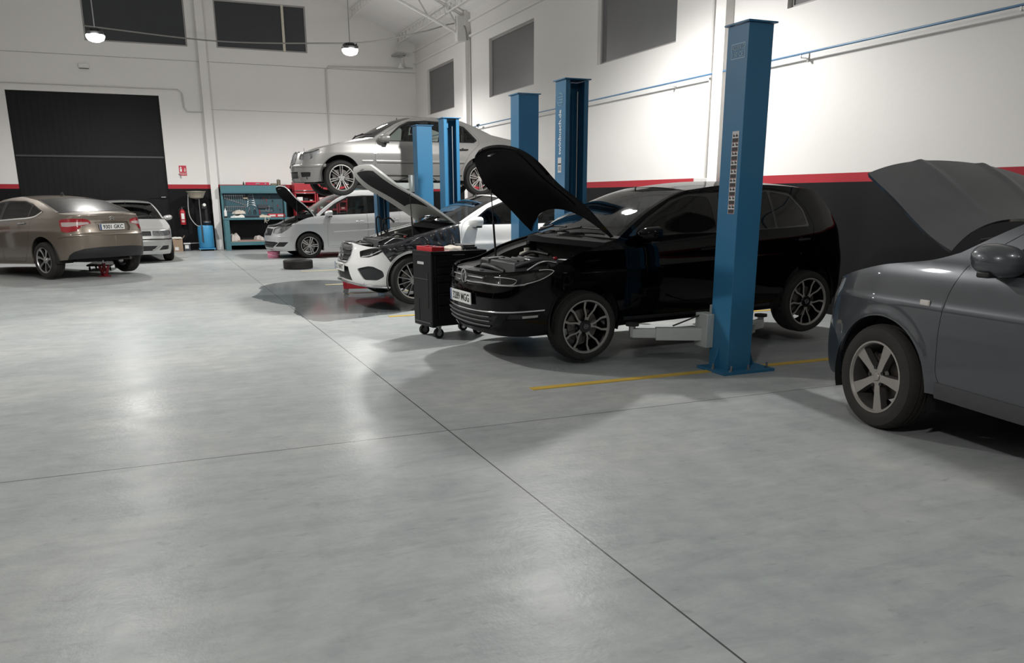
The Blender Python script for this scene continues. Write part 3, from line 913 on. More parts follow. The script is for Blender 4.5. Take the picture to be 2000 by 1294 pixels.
def wipers(c, car):
    vs, R = c.rows['wind']
    for y0, y1 in ((-0.62, -0.02), (-0.05, 0.52)):
        def pt(y, t):
            k = min(int(t*(len(R)-1)), len(R)-1); r = R[k]; j = np.argmin(abs(r[:, 1]-y)); return r[j]+np.array([-0.02, 0, 0.025])
        b = MB(); b.tube([pt(y0, 0.10), pt((y0+y1)/2, 0.10), pt(y1, 0.06)], 0.009, BLACK_PL, 6); b.tube([pt(y1, 0.0), pt((y0+y1)/2, 0.09)+np.array([-0.01, 0, .01])], 0.011, BLACK_PL, 6)
        b.build('wiper', car)

# ------------------------------------------------------------------ car specifications
R_ = math.radians
def SI(belt, roofz, roofins, crease, low=0.20, lowins=0.055):
    return [(low-0.1, lowins+0.06), (low, lowins), (low+0.09, lowins*0.5), (low+0.22, 0.010), (crease-0.09, 0.001), (crease, 0.0), (crease+0.025, 0.008),
            (belt-0.07, 0.030), (belt, 0.052), (belt+0.05, 0.078), (belt+0.5*(roofz-belt), 0.052+0.44*(roofins-0.052)), (roofz, roofins), (roofz+0.1, roofins+0.08)]
def REG(key, pts, m, **k): return dict(key=key, pts=pts, mat=m, **k)
STRIP = dict(hood=((0.0, 0.022), (0.0, 0.17)), wind=((0.022, 0.04), (0.17, 0.07)), roof=((0.04, 0.04), (0.07, -0.05)), rear=((0.04, 0.02), (-0.05, -0.10)), deck=((0.02, 0.02), (-0.10, 0.0)))

def emblem_ring(pt, r, strokes, m=CHROME, rear=False, t=0.006, off=0.012):
    def f(c, car):
        q, n = c.at(pt); d = 1 if rear else -1; b = MB(); x = q.x+d*off
        if r: b.tube([(x, r*math.cos(a), q.z+r*math.sin(a)) for a in np.linspace(0, 2*PI, 28, endpoint=False)], t, m, 8, True)
        for s in strokes: b.tube([(x, -y if not rear else y, q.z+z) for y, z in s], t*0.9, m, 6)
        b.build('emblem', car)
    return f
VW = [[(-.035, .047), (0, -.004), (.035, .047)], [(-.054, .026), (-.026, -.048), (0, .004), (.026, -.048), (.054, .026)]]

# ---- black hatchback on the near lift
def golf_extra(c, car):
    c.rail('grille_chrome_strip', [('f', 0.075, 0.662), ('f', .2, .662), ('f', .37, .664), ('f', .55, .660), (.20, .655), (.30, .665)], 0.012, 0.008, CHROME, car)
    c.rail('grille_slat', [('f', 0.06, 0.705), ('f', .2, .705), ('f', .36, .703)], 0.010, 0.004, STEEL, car)
    c.rail('bumper_chrome_strip', [('f', 0.0, 0.408), ('f', .3, .409), ('f', .55, .414), ('f', .70, .42), (.36, .428), (.46, .432)], 0.013, 0.010, CHROME, car)
    for z in (0.275, 0.318, 0.360):
        c.rail('intake_slat', [('f', 0.0, z), ('f', .25, z), ('f', .50, z+.004)], 0.012, 0.012, GREY_PL, car)
    drl = mat('lamp_light_guide', (0.50, 0.50, 0.50), 0.25, coat=1)
    c.rail('lamp_light_guide', [(.30, .668), (.42, .70), (.50, .735), (.555, .772), (.50, .787), (.42, .785)], 0.007, 0.003, drl, car)
    c.rail('lamp_light_guide', [('f', .45, .658), ('f', .58, .662), (.21, .668), (.235, .70), ('f', .66, .722), ('f', .54, .722)], 0.006, 0.003, drl, car)
    c.rail('sill_strip', [(1.26, .285), (1.9, .275), (3.0, .27)], 0.03, 0.006, BLACK_PL, car)
    c.rail('fog_lamp', [(.27, .372), (.34, .376), (.40, .38)], 0.02, 0.006, STEEL, car)
GOLF_PAINT = mat('black_car_paint', (0.0012, 0.0012, 0.0016), 0.6, 0.0, coat=0.5, var=0.1, coat_rough=0.03, spec=0.0)
MATTE_BLK = mat('matte_black_felt', (0.0035, 0.0035, 0.004), 0.95, var=0.3, spec=0.1)
GOLF = dict(name='car', label='black hatchback with raised hood on two-post lift beside the nearest blue post', loc=(2.649, 7.422, 0.076), rot=(0, R_(-1.816), R_(1.777)),
    paint=GOLF_PAINT, belt=1.0, under_z=0.19,
    plan=[(0, 0), (.022, .30), (.095, .58), (.22, .735), (.43, .83), (.70, .872), (1.0, .888), (2.0, .897), (3.0, .897), (3.5, .887), (3.8, .855), (4.02, .78), (4.14, .62), (4.20, .35), (4.22, 0)],
    si=SI(1.0, 1.45, .31, .74), fi=[(.12, .14), (.19, .06), (.26, .02), (.40, .0), (.52, .0), (.60, .012), (.66, .03), (.74, .06), (.80, .10), (.95, .25)],
    ri=[(.15, .1), (.25, .04), (.4, .0), (.6, .0), (.75, .03), (.95, .07), (1.1, .13), (1.36, .24), (1.5, .3)],
    hubs=[(.86, .315, .352), (3.497, .315, .352)],
    top=[('hood', [('f', 0, .755), ('f', .35, .757), ('f', .58, .765), (.33, .785), (.52, .803), (.82, .912), (1.1, .982), (1.22, 1.015)]),
         ('wind', [(1.22, 1.015), (1.55, 1.205), (1.80, 1.315), (1.98, 1.378), (2.12, 1.412)]),
         ('roof', [(2.12, 1.412), (2.6, 1.447), (3.15, 1.432), (3.5, 1.402), (3.86, 1.35)]),
         ('rear', [(3.86, 1.35), (3.90, 1.25), (3.97, 1.10), (4.02, 1.0)]),
         ('deck', [(4.02, 1.0), ('r', .62, .985), ('r', .3, .98), ('r', 0, .98)])],
    bottom=[('f', 0, .20), ('f', .5, .19), (.30, .19), (.50, .20), (1.25, .22), (3.0, .215), (3.95, .24), ('r', .6, .26), ('r', 0, .26)],
    strip=dict(STRIP, hood=((0, .022), (0, .29))), hood_open=59, hood_lift=(-.03, .035), hood_under=MATTE_BLK, pad=MATTE_BLK, hood_w0=.40, hood_taper=.14, struts=(1,), screen_glass=GLASS_CLEAR, rear_glass=GLASS_DARK, seats=(2.02, 2.95),
    regions=[
        REG('side_window', [(1.40, 1.045), (2.34, 1.022), (2.35, 1.345), (2.12, 1.362), (1.93, 1.315), (1.62, 1.175)], GLASS_DARK, fil=.05, off=-.004),
        REG('side_window', [(2.45, 1.02), (3.06, 1.02), (3.09, 1.37), (2.9, 1.375), (2.46, 1.365)], GLASS_DARK, fil=.03, off=-.004),
        REG('quarter_window', [(3.09, 1.02), (3.49, 1.035), (3.475, 1.17), (3.36, 1.32), (3.12, 1.368)], GLASS_DARK, fil=.03, off=-.004),
        REG('body', [(1.33, 1.03), (2.4, 1.008), (3.52, 1.015), (3.50, 1.18), (3.38, 1.345), (3.1, 1.388), (2.4, 1.382), (2.10, 1.375), (1.90, 1.328), (1.58, 1.18)], GLOSS_BLK, fil=.03, off=-.002),
        REG('headlight', [('f', .385, .646), ('f', .6, .640), (.30, .655), (.46, .70), (.575, .775), (.52, .795), (.36, .775), ('f', .58, .742), ('f', .39, .728)], LENS, fil=.02, off=.001, lamp=[((.40, .735), .038), (('f', .60, .69), .034)], house=BLACK_PL),
        REG('grille', [('f', 0, .632), ('f', .375, .642), ('f', .38, .728), ('f', 0, .737)], BLACK_PL, off=-.014, join=True, depth=.01),
        REG('lower_grille', [('f', 0, .235), ('f', .46, .25), ('f', .60, .385), ('f', 0, .388)], BLACK_PL, off=-.012, join=True),
        REG('fog_lamp_recess', [('f', .66, .35), (.40, .355), (.43, .40), ('f', .69, .402)], BLACK_PL, off=-.012, fil=.015),
        REG('front_door', [(1.36, .30), (2.34, .285), (2.40, .42), (2.405, 1.40), (2.1, 1.392), (1.88, 1.335), (1.34, 1.055), (1.31, .95), (1.30, .5)], GOLF_PAINT, fil=.06, seam=True),
        REG('rear_door', [(2.36, .285), (3.04, .285), (3.16, .42), (3.30, .70), (3.52, .86), (3.58, 1.02), (3.53, 1.2), (3.40, 1.36), (3.1, 1.402), (2.415, 1.40), (2.41, .42)], GOLF_PAINT, fil=.05, seam=True),
    ],
    wheel=dict(style='y5', R=.318, rim=.238, width=.225, track=.885, z=.315, drop=-.065, face=mat('machined_alloy', (.42, .41, .39), .35, .6, var=.06), inner=GLOSS_BLK, steer=R_(0), spin=0.25),
    extra=[golf_extra, side_mirror((1.50, 1.02), (.13, .125, .075), reach=.04), handle((2.22, .87)), handle((3.38, .89)), plate('3289 MGG', ('f', 0, .51), tilt=R_(0)), emblem_ring(('f', 0, .700), .062, VW, t=.0055), wipers])

# ---- grey crossover, right foreground
Q_PAINT = mat('grey_metallic_paint', (0.075, 0.080, 0.090), 0.34, 0.45, coat=1.0, var=0.08, scale=220)
def q_extra(c, car):
    b = MB(); q, n = c.at((1.20, .872))
    for s in (-1, 1):
        b = MB(); b.box((q.x, s*abs(q.y)+s*.004, q.z), (.075, .014, .036), mat('indicator_lens', (.62, .58, .54), .25, coat=1)); b.build('indicator_lamp', car, bevel=.01)
    c.rail('door_bump_strip', [(1.34, .36), (2.0, .345), (3.1, .35)], 0.10, 0.010, GREY_PL, car)
QASH = dict(name='car', label='dark grey crossover with raised hood at right edge of hall', loc=(5.208, 4.732, 0), rot=(0, 0, R_(-94)),
    paint=Q_PAINT, belt=1.08, under_z=0.24,
    plan=[(0, 0), (.025, .35), (.09, .58), (.20, .73), (.38, .82), (.65, .868), (.9, .882), (2, .89), (3.2, .885), (3.8, .85), (4.1, .74), (4.25, .45), (4.3, 0)],
    si=SI(1.08, 1.60, .31, .84, low=.24), fi=[(.15, .16), (.24, .05), (.32, .01), (.5, .0), (.62, .02), (.75, .06), (.88, .12), (.95, .17), (1.1, .3)],
    ri=[(.15, .1), (.3, .03), (.5, .0), (.7, .02), (.95, .08), (1.2, .18), (1.5, .3)], flare=.016,
    hubs=[(.87, .345, .405), (3.50, .345, .405)],
    top=[('hood', [('f', 0, .885), ('f', .35, .89), ('f', .60, .925), (.335, .958), (.55, 1.015), (.764, 1.066), (1.17, 1.127), (1.327, 1.175)]),
         ('wind', [(1.327, 1.175), (1.62, 1.33), (1.95, 1.47), (2.2, 1.545)]),
         ('roof', [(2.2, 1.545), (2.6, 1.585), (3.2, 1.575), (3.8, 1.50)]),
         ('rear', [(3.8, 1.50), (3.95, 1.30), (4.02, 1.12)]),
         ('deck', [(4.02, 1.12), ('r', .55, 1.10), ('r', .3, 1.09), ('r', 0, 1.09)])],
    bottom=[('f', 0, .26), ('f', .5, .25), (.30, .26), (.48, .30), (1.3, .33), (3.0, .31), (3.95, .32), ('r', .6, .34), ('r', 0, .34)],
    strip=dict(STRIP, hood=((0, .03), (0, .27))), hood_open=44.5, hood_x0=.47, struts=(), hood_roll=-2.5, hood_paint=mat('dusty_grey_paint', (0.115, 0.118, 0.126), 0.46, 0.25, coat=.2, var=.18, scale=5, coat_rough=.3), hood_lift=(-.09, -.005), hood_crease=[(0.37, .017, .055)], seats=(2.15, 3.05), screen_glass=GLASS_TINT,
    regions=[
        REG('side_window', [(1.70, 1.085), (2.42, 1.105), (2.42, 1.49), (2.2, 1.49), (1.98, 1.42)], GLASS_DARK, fil=.04, off=-.004),
        REG('side_window', [(2.52, 1.11), (3.30, 1.15), (3.42, 1.22), (3.20, 1.49), (2.53, 1.505)], GLASS_DARK, fil=.04, off=-.004),
        REG('body', [(1.58, 1.065), (2.5, 1.09), (3.36, 1.13), (3.56, 1.22), (3.3, 1.50), (2.5, 1.525), (2.15, 1.51), (1.9, 1.42)], GLOSS_BLK, fil=.03, off=-.002),
        REG('headlight', [('f', .55, .69), (.13, .665), (.22, .70), (.37, .86), (.40, .955), (.30, .945), ('f', .62, .87)], LENS, fil=.03, off=.002, lamp=[(('f', .70, .80), .05), (('f', .66, .76), .04)], house=mat('lamp_inner_pale', (.55, .55, .54), .4, .1), hdep=.012),
        REG('bumper_lower', [('f', 0, .26), (.48, .26), (.50, .44), (.36, .58), (.2, .645), ('f', .5, .63), ('f', 0, .62)], mat('blue_black_plastic', (.014, .018, .024), .4), off=.0, join=False, fil=.03),
        REG('front_door', [(1.40, .36), (2.44, .34), (2.48, .5), (2.47, 1.53), (2.15, 1.525), (1.88, 1.43), (1.43, 1.13), (1.345, .93), (1.325, .7), (1.335, .45)], Q_PAINT, fil=.06, seam=True),
        REG('rear_door', [(2.45, .34), (3.05, .36), (3.2, .6), (3.42, .85), (3.52, 1.15), (3.30, 1.52), (2.478, 1.535), (2.487, .5)], Q_PAINT, fil=.05, seam=True),
    ],
    wheel=dict(style='five', R=.345, rim=.232, width=.215, track=.89, z=.345, face=ALLOY_DULL, inner=mat('rim_inner', (.10, .095, .09), .5, .5, var=.2), rubber=DIRTY_RUBBER, steer=R_(-3), spin=.40),
    extra=[q_extra, side_mirror((1.66, 1.135), (.12, .145, .088), reach=.03, folded=True), handle((2.35, .93)), wipers])

# ---- white saloon, middle bay
W_PAINT = mat('white_car_paint', (0.80, 0.80, 0.79), 0.3, 0.0, coat=1.0, var=0.02)
def merc_extra(c, car):
    c.rail('front_lip', [('f', 0, .305), ('f', .4, .285), ('f', .66, .262), (.36, .25), (.47, .245)], 0.03, 0.022, CHROME, car)
    for z in (.60, .66, .72):
        c.rail('grille_slat', [('f', 0.06, z), ('f', .2, z), ('f', .30, z)], 0.016, 0.004, BLACK_PL, car)
    for k in range(1, 7):
        w = .05+k*.045
        c.rail('grille_bar', [('f', w, .52), ('f', w*1.02, .62), ('f', w, .76)], 0.0, 0.0, CHROME, car) if False else None
    c.rail('grille_frame', [('f', 0, .805), ('f', .24, .80), ('f', .345, .76), ('f', .365, .67), ('f', .27, .565), ('f', 0, .555)], 0.018, 0.010, CHROME, car)
    c.rail('lamp_light_guide', [('f', .60, .645), (.24, .67), (.34, .72), (.44, .765)], 0.012, 0.003, mat('lamp_light_guide', (.86, .86, .85), .25), car)
    for pts in MERC_HOSES:
        b = MB(); b.tube(spline([list(p) for p in pts], .03), .014, BLACK_PL, 8); b.build('loose_cable', car)
    c.rail('door_crease_strip', [(1.52, .40), (2.4, .42), (3.2, .44)], 0.012, 0.003, W_PAINT, car)
MERC_HOSES = ([(.74, .60, .80), (.71, .58, 1.0), (.72, .56, 1.14), (.80, .56, 1.10), (.80, .56, .98), (.90, .55, .84)], [(.86, .50, .84), (.84, .52, 1.02), (.80, .53, 1.08), (.90, .54, 1.12), (.96, .5, 1.06)])
STAR = [[(0, 0), (0, .085)], [(0, 0), (-.074, -.043)], [(0, 0), (.074, -.043)]]
MERC = dict(name='car', label='white saloon with raised hood and black cover over its front fender', loc=(2.345, 11.70, 0.08), rot=(0, 0, R_(1.5)),
    paint=W_PAINT, belt=1.03, under_z=0.17,
    plan=[(0, 0), (.03, .30), (.12, .57), (.26, .75), (.47, .85), (.8, .887), (1.5, .90), (3, .90), (3.7, .89), (4.2, .83), (4.5, .70), (4.63, .4), (4.67, 0)],
    si=SI(1.03, 1.43, .29, .80), fi=[(.12, .12), (.18, .04), (.25, .02), (.40, .0), (.52, .01), (.62, .035), (.75, .08), (.82, .12), (.95, .22)],
    ri=[(.15, .1), (.25, .04), (.4, .0), (.6, .0), (.75, .03), (.95, .05), (1.1, .1), (1.4, .2)],
    hubs=[(.80, .33, .362), (3.64, .33, .362)],
    top=[('hood', [('f', 0, .815), ('f', .3, .812), ('f', .52, .795), (.30, .775), (.53, .80), (.9, .92), (1.30, 1.02), (1.49, 1.06)]),
         ('wind', [(1.49, 1.06), (1.75, 1.205), (2.0, 1.325), (2.25, 1.412)]),
         ('roof', [(2.25, 1.412), (2.55, 1.435), (2.9, 1.425), (3.2, 1.39)]),
         ('rear', [(3.2, 1.39), (3.6, 1.265), (3.95, 1.12)]),
         ('deck', [(3.95, 1.12), (4.3, 1.08), ('r', .5, 1.06), ('r', .3, 1.06), ('r', 0, 1.06)])],
    bottom=[('f', 0, .295), ('f', .4, .275), ('f', .66, .252), (.36, .24), (.5, .235), (1.2, .20), (3.2, .20), (4.2, .24), ('r', .6, .26), ('r', 0, .26)],
    strip=STRIP, hood_open=47.5, hood_w0=.42, pad_j=6, hood_under=mat('dull_white_paint', (.62, .61, .58), .5), pad=mat('black_felt', (.008, .008, .009), .95), seats=(2.2, 3.05), screen_glass=glass('green_car_glass', (.45, .55, .56), .95, 1.52), slam=BLACK_PL,
    roof_mat=mat('black_roof', (.02, .02, .022), .3, coat=.6),
    regions=[
        REG('side_window', [(1.66, 1.065), (2.50, 1.065), (2.48, 1.345), (2.3, 1.355), (1.98, 1.26)], GLASS_TINT, fil=.04, off=-.004),
        REG('side_window', [(2.60, 1.065), (3.35, 1.075), (3.50, 1.11), (3.2, 1.30), (2.9, 1.345), (2.6, 1.35)], GLASS_TINT, fil=.03, off=-.004),
        REG('body', [(1.60, 1.045), (2.5, 1.048), (3.4, 1.06), (3.58, 1.105), (3.22, 1.325), (2.9, 1.365), (2.45, 1.368), (2.26, 1.37), (1.95, 1.268)], GLOSS_BLK, fil=.03, off=-.002),
        REG('headlight', [('f', .58, .635), (.22, .64), (.33, .68), (.47, .765), (.53, .798), (.40, .785), ('f', .70, .75), ('f', .55, .715)], LENS, fil=.02, off=.002, lamp=[((.26, .69), .04), ((.37, .735), .03)], house=BLACK_PL),
        REG('grille', [('f', 0, .565), ('f', .26, .575), ('f', .36, .67), ('f', .345, .755), ('f', .24, .795), ('f', 0, .80)], BLACK_PL, off=-.012, join=True),
        REG('lower_grille', [('f', 0, .325), ('f', .42, .31), ('f', .35, .43), ('f', .31, .50), ('f', 0, .51)], BLACK_PL, off=-.02, join=True),
        REG('side_intake', [('f', .53, .485), ('f', .70, .525), (.27, .52), (.385, .46), (.40, .385), (.31, .335), ('f', .64, .335)], mat('dark_mesh', (.02, .022, .025), .5), off=-.02, fil=.03),
        REG('front_door', [(1.52, .30), (2.50, .28), (2.56, .42), (2.55, 1.395), (2.24, 1.385), (1.93, 1.275), (1.54, 1.08), (1.50, .98), (1.49, .5)], W_PAINT, fil=.05, seam=True),
        REG('rear_door', [(2.53, .28), (3.2, .28), (3.32, .45), (3.48, .75), (3.62, .95), (3.62, 1.10), (3.25, 1.34), (2.9, 1.385), (2.56, 1.395), (2.57, .42)], W_PAINT, fil=.05, seam=True),
    ],
    wheel=dict(style='multi', R=.33, rim=.242, width=.225, track=.895, z=.33, face=ALLOY, inner=BLACK_PL, steer=R_(2)),
    extra=[merc_extra, side_mirror((1.70, 1.065), (.12, .12, .07), reach=.05), handle((2.40, .88)), handle((3.42, .90)), plate('21 NNT', ('f', 0, .485)), emblem_ring(('f', 0, .675), .088, STAR, t=.007, off=.02), wipers])

# ---- silver saloon held up on the far lift
S_PAINT = mat('silver_car_paint', (0.285, 0.278, 0.268), 0.36, 0.35, coat=0.8, var=0.05, scale=200)
def s203_extra(c, car):
    c.rail('side_moulding', [(1.43, .605), (2.2, .605), (3.15, .61)], 0.045, 0.010, S_PAINT, car)
    c.rail('moulding_dark_strip', [(1.43, .578), (2.2, .578), (3.15, .583)], 0.008, 0.004, SEAM, car)  # thin dark line along the moulding's lower edge
    c.rail('fender_moulding', [(1.16, .605), (1.25, .605), (1.36, .605)], 0.045, 0.010, S_PAINT, car)
    c.rail('bumper_moulding', [('f', .2, .52), ('f', .6, .52), (.4, .525), (.50, .53)], 0.05, 0.012, S_PAINT, car)
    c.rail('grille_frame', [('f', 0, .775), ('f', .2, .765), ('f', .26, .70), ('f', .22, .57), ('f', 0, .565)], 0.02, 0.012, CHROME, car)
    c.rail('sill_skirt', [(1.2, .36), (2.0, .35), (3.1, .36)], 0.02, 0.004, BLACK_PL, car)
    b = MB(); b.tube([(.26, 0, .80), (.26, 0, .86)], .004, CHROME, 6); b.build('bonnet_star', car)
W203 = dict(name='car', label='silver saloon raised high on the farthest two-post lift', loc=(2.479, 16.44, 1.535), rot=(0, 0, 0),
    paint=S_PAINT, belt=.955, under_z=0.20,
    plan=[(0, 0), (.03, .30), (.11, .55), (.25, .70), (.46, .80), (.77, .842), (1.5, .862), (3, .862), (3.6, .85), (4.1, .80), (4.38, .66), (4.5, .35), (4.53, 0)],
    si=SI(.955, 1.42, .28, .74), fi=[(.15, .1), (.24, .03), (.35, .0), (.5, .0), (.56, .015), (.7, .06), (.78, .10), (.9, .2)],
    ri=[(.15, .1), (.25, .03), (.4, .0), (.55, .0), (.75, .03), (1.0, .07), (1.4, .2)],
    hubs=[(.77, .36, .355), (3.485, .36, .355)],
    top=[('hood', [('f', 0, .79), ('f', .28, .785), ('f', .50, .765), (.28, .775), (.42, .825), (.8, .912), (1.25, .995), (1.42, 1.03)]),
         ('wind', [(1.42, 1.03), (1.65, 1.165), (1.88, 1.29), (2.05, 1.355), (2.25, 1.408)]),
         ('roof', [(2.25, 1.408), (2.5, 1.425), (2.9, 1.415), (3.2, 1.375)]),
         ('rear', [(3.2, 1.375), (3.5, 1.26), (3.78, 1.13)]),
         ('deck', [(3.78, 1.13), (4.1, 1.075), (4.35, 1.05), ('r', .45, 1.04), ('r', .2, 1.04), ('r', 0, 1.04)])],
    bottom=[('f', 0, .245), ('f', .5, .235), (.28, .235), (.42, .25), (1.15, .27), (3.1, .27), (4.0, .27), ('r', .6, .28), ('r', 0, .28)],
    strip=STRIP, seats=(2.05, 2.9), screen_glass=GLASS_CLEAR, trim=BLACK_PL,
    regions=[
        REG('side_window', [(1.62, .985), (2.36, .985), (2.35, 1.325), (2.16, 1.33), (1.95, 1.24)], GLASS_CLEAR, fil=.05, off=-.004),
        REG('side_window', [(2.50, .985), (3.13, .985), (3.17, 1.26), (2.95, 1.325), (2.51, 1.345)], GLASS_CLEAR, fil=.03, off=-.004),
        REG('quarter_window', [(3.17, .985), (3.36, .99), (3.42, 1.02), (3.21, 1.245)], GLASS_TINT, fil=.02, off=-.004),
        REG('body', [(1.57, .97), (2.4, .968), (3.38, .97), (3.46, 1.02), (3.22, 1.275), (2.95, 1.348), (2.45, 1.37), (2.12, 1.345), (1.92, 1.255)], GLOSS_BLK, fil=.03, off=-.002),
        REG('headlight', [('f', .40, .64), ('f', .6, .62), (.30, .655), (.40, .74), (.41, .81), (.30, .80), ('f', .62, .765), ('f', .42, .75)], LENS, fil=.04, off=.002, lamp=[((.23, .70), .06), (('f', .5, .70), .05)], house=mat('lamp_inner_grey', (.55, .55, .55), .35, .2), hdep=.02),
        REG('grille', [('f', 0, .575), ('f', .21, .58), ('f', .25, .70), ('f', .19, .76), ('f', 0, .768)], BLACK_PL, off=-.01, join=True),
        REG('lower_grille', [('f', 0, .30), ('f', .40, .30), ('f', .40, .42), ('f', 0, .42)], BLACK_PL, off=-.02, join=True),
        REG('fog_lamp_recess', [('f', .50, .32), ('f', .68, .33), ('f', .69, .41), ('f', .50, .41)], BLACK_PL, off=-.015, fil=.02),
        REG('front_door', [(1.42, .37), (2.36, .355), (2.42, .5), (2.425, 1.39), (2.2, 1.385), (1.9, 1.27), (1.46, 1.01), (1.405, .85), (1.40, .5)], S_PAINT, fil=.06, seam=True),
        REG('rear_door', [(2.39, .355), (3.0, .36), (3.12, .5), (3.26, .75), (3.48, .94), (3.50, 1.04), (3.22, 1.30), (2.95, 1.37), (2.43, 1.39), (2.435, .5)], S_PAINT, fil=.05, seam=True),
    ],
    wheel=dict(style='twin7', R=.315, rim=.225, width=.205, track=.86, z=.31, face=mat('bright_alloy', (.62, .60, .57), .3, .7, coat=.4), inner=mat('rim_inner', (.10, .095, .09), .5, .5, var=.2)),
    extra=[s203_extra, side_mirror((1.60, .985), (.12, .12, .075), reach=.05), handle((2.26, .82), BLACK_PL), handle((3.14, .84), BLACK_PL), wipers])

# ---- silver people carrier by the workbench
T_PAINT = mat('light_silver_paint', (0.56, 0.565, 0.57), 0.34, 0.3, coat=0.9, var=0.04, scale=200)
def touran_extra(c, car):
    c.rail('side_moulding', [(1.55, .648), (2.2, .672), (2.9, .70), (3.3, .715)], 0.028, 0.008, mat('bright_silver_paint', (.7, .7, .7), .3, .4, coat=1), car)
    c.rail('sill_moulding', [(1.45, .285), (2.2, .285), (3.1, .285)], 0.03, 0.008, T_PAINT, car)
    c.rail('roof_rail', [(1.95, 1.595), (2.3, 1.665), (2.9, 1.695), (3.5, 1.66), (3.85, 1.60)], 0.03, 0.02, mat('bright_silver_paint', (.7, .7, .7), .3, .4), car) if False else None
    c.rail('bumper_crease', [('f', .62, .545), (.35, .55), (.52, .56)], 0.016, 0.006, T_PAINT, car)
    for z in (.31, .36): c.rail('intake_slat', [('f', 0, z), ('f', .3, z), ('f', .55, z)], 0.014, 0.006, GREY_PL, car)
TOURAN = dict(name='car', label='silver people carrier with raised hood in front of teal workbench', loc=(2.60, 22.33, 0), rot=(0, 0, R_(4)),
    paint=T_PAINT, belt=1.05, under_z=0.19,
    plan=[(0, 0), (.03, .35), (.10, .59), (.23, .755), (.47, .85), (.92, .885), (2, .897), (3.3, .895), (3.9, .87), (4.2, .79), (4.33, .6), (4.39, .3), (4.4, 0)],
    si=SI(1.05, 1.66, .27, .84), fi=[(.12, .1), (.2, .04), (.3, .0), (.5, .0), (.6, .03), (.75, .10), (.85, .16)],
    ri=[(.15, .1), (.3, .02), (.5, .0), (.8, .03), (1.1, .08), (1.6, .25)],
    hubs=[(.92, .315, .362), (3.598, .315, .362)],
    top=[('hood', [('f', 0, .77), ('f', .4, .775), ('f', .6, .79), (.35, .805), (.52, .84), (.75, .945), (.95, 1.01), (1.13, 1.04)]),
         ('wind', [(1.13, 1.04), (1.45, 1.285), (1.78, 1.485), (2.0, 1.57)]),
         ('roof', [(2.0, 1.57), (2.35, 1.63), (2.85, 1.655), (3.5, 1.63), (3.95, 1.57)]),
         ('rear', [(3.95, 1.57), (4.08, 1.35), (4.17, 1.1)]),
         ('deck', [(4.17, 1.1), ('r', .6, 1.08), ('r', .3, 1.075), ('r', 0, 1.07)])],
    bottom=[('f', 0, .20), ('f', .5, .19), (.3, .19), (.5, .20), (1.3, .205), (3.2, .205), (4.0, .24), ('r', .6, .26), ('r', 0, .26)],
    strip=STRIP, hood_open=64, hood_under=MATTE_BLK, pad=MATTE_BLK, hood_w0=.45, seats=(2.0, 2.9), seat_h=.66, screen_glass=GLASS_CLEAR,
    regions=[
        REG('quarter_window', [(1.26, 1.065), (1.50, 1.075), (1.50, 1.25), (1.42, 1.19)], GLASS_CLEAR, fil=.02, off=-.004),
        REG('side_window', [(1.56, 1.075), (2.42, 1.10), (2.41, 1.51), (2.05, 1.50), (1.70, 1.34), (1.57, 1.24)], GLASS_CLEAR, fil=.04, off=-.004),
        REG('side_window', [(2.50, 1.105), (3.32, 1.135), (3.32, 1.525), (2.51, 1.525)], GLASS_TINT, fil=.04, off=-.004),
        REG('quarter_window', [(3.40, 1.14), (3.95, 1.18), (3.86, 1.45), (3.42, 1.515)], GLASS_TINT, fil=.04, off=-.004),
        REG('body', [(1.22, 1.05), (2.4, 1.085), (3.98, 1.165), (3.9, 1.47), (3.4, 1.54), (2.4, 1.545), (2.0, 1.52), (1.65, 1.355)], GLOSS_BLK, fil=.03, off=-.002),
        REG('headlight', [('f', .50, .63), ('f', .66, .61), (.26, .64), (.42, .74), (.53, .83), (.40, .82), ('f', .68, .78), ('f', .5, .74)], LENS, fil=.03, off=.002, lamp=[((.22, .70), .055), ((.36, .755), .045)], house=mat('lamp_inner_grey', (.55, .55, .55), .35, .2), hdep=.02),
        REG('grille', [('f', 0, .56), ('f', .42, .57), ('f', .44, .73), ('f', 0, .745)], BLACK_PL, off=-.012, join=True),
        REG('lower_grille', [('f', 0, .27), ('f', .5, .27), ('f', .70, .40), ('f', .6, .42), ('f', 0, .42)], BLACK_PL, off=-.015, join=True),
        REG('fog_lamp_recess', [('f', .60, .30), (.28, .30), (.40, .415), ('f', .72, .415)], BLACK_PL, off=-.012, fil=.02),
        REG('front_door', [(1.40, .25), (2.40, .25), (2.46, .4), (2.455, 1.56), (2.0, 1.55), (1.62, 1.36), (1.55, 1.27), (1.53, 1.0), (1.40, .9), (1.385, .5)], T_PAINT, fil=.05, seam=True),
        REG('rear_door', [(2.43, .25), (3.1, .25), (3.25, .45), (3.36, .7), (3.37, 1.55), (2.465, 1.56), (2.47, .4)], T_PAINT, fil=.05, seam=True),
    ],
    wheel=dict(style='twin5', R=.317, rim=.215, width=.205, track=.885, z=.317, face=mat('bright_alloy', (.62, .60, .57), .3, .7, coat=.4), inner=BLACK_PL, spin=.3),
    extra=[touran_extra, side_mirror((1.45, 1.08), (.12, .12, .08), reach=.05), handle((2.25, .90), mat('bright_silver_paint', (.7, .7, .7), .3, .4)), handle((3.2, .93)), emblem_ring(('f', 0, .66), .06, VW), wipers])

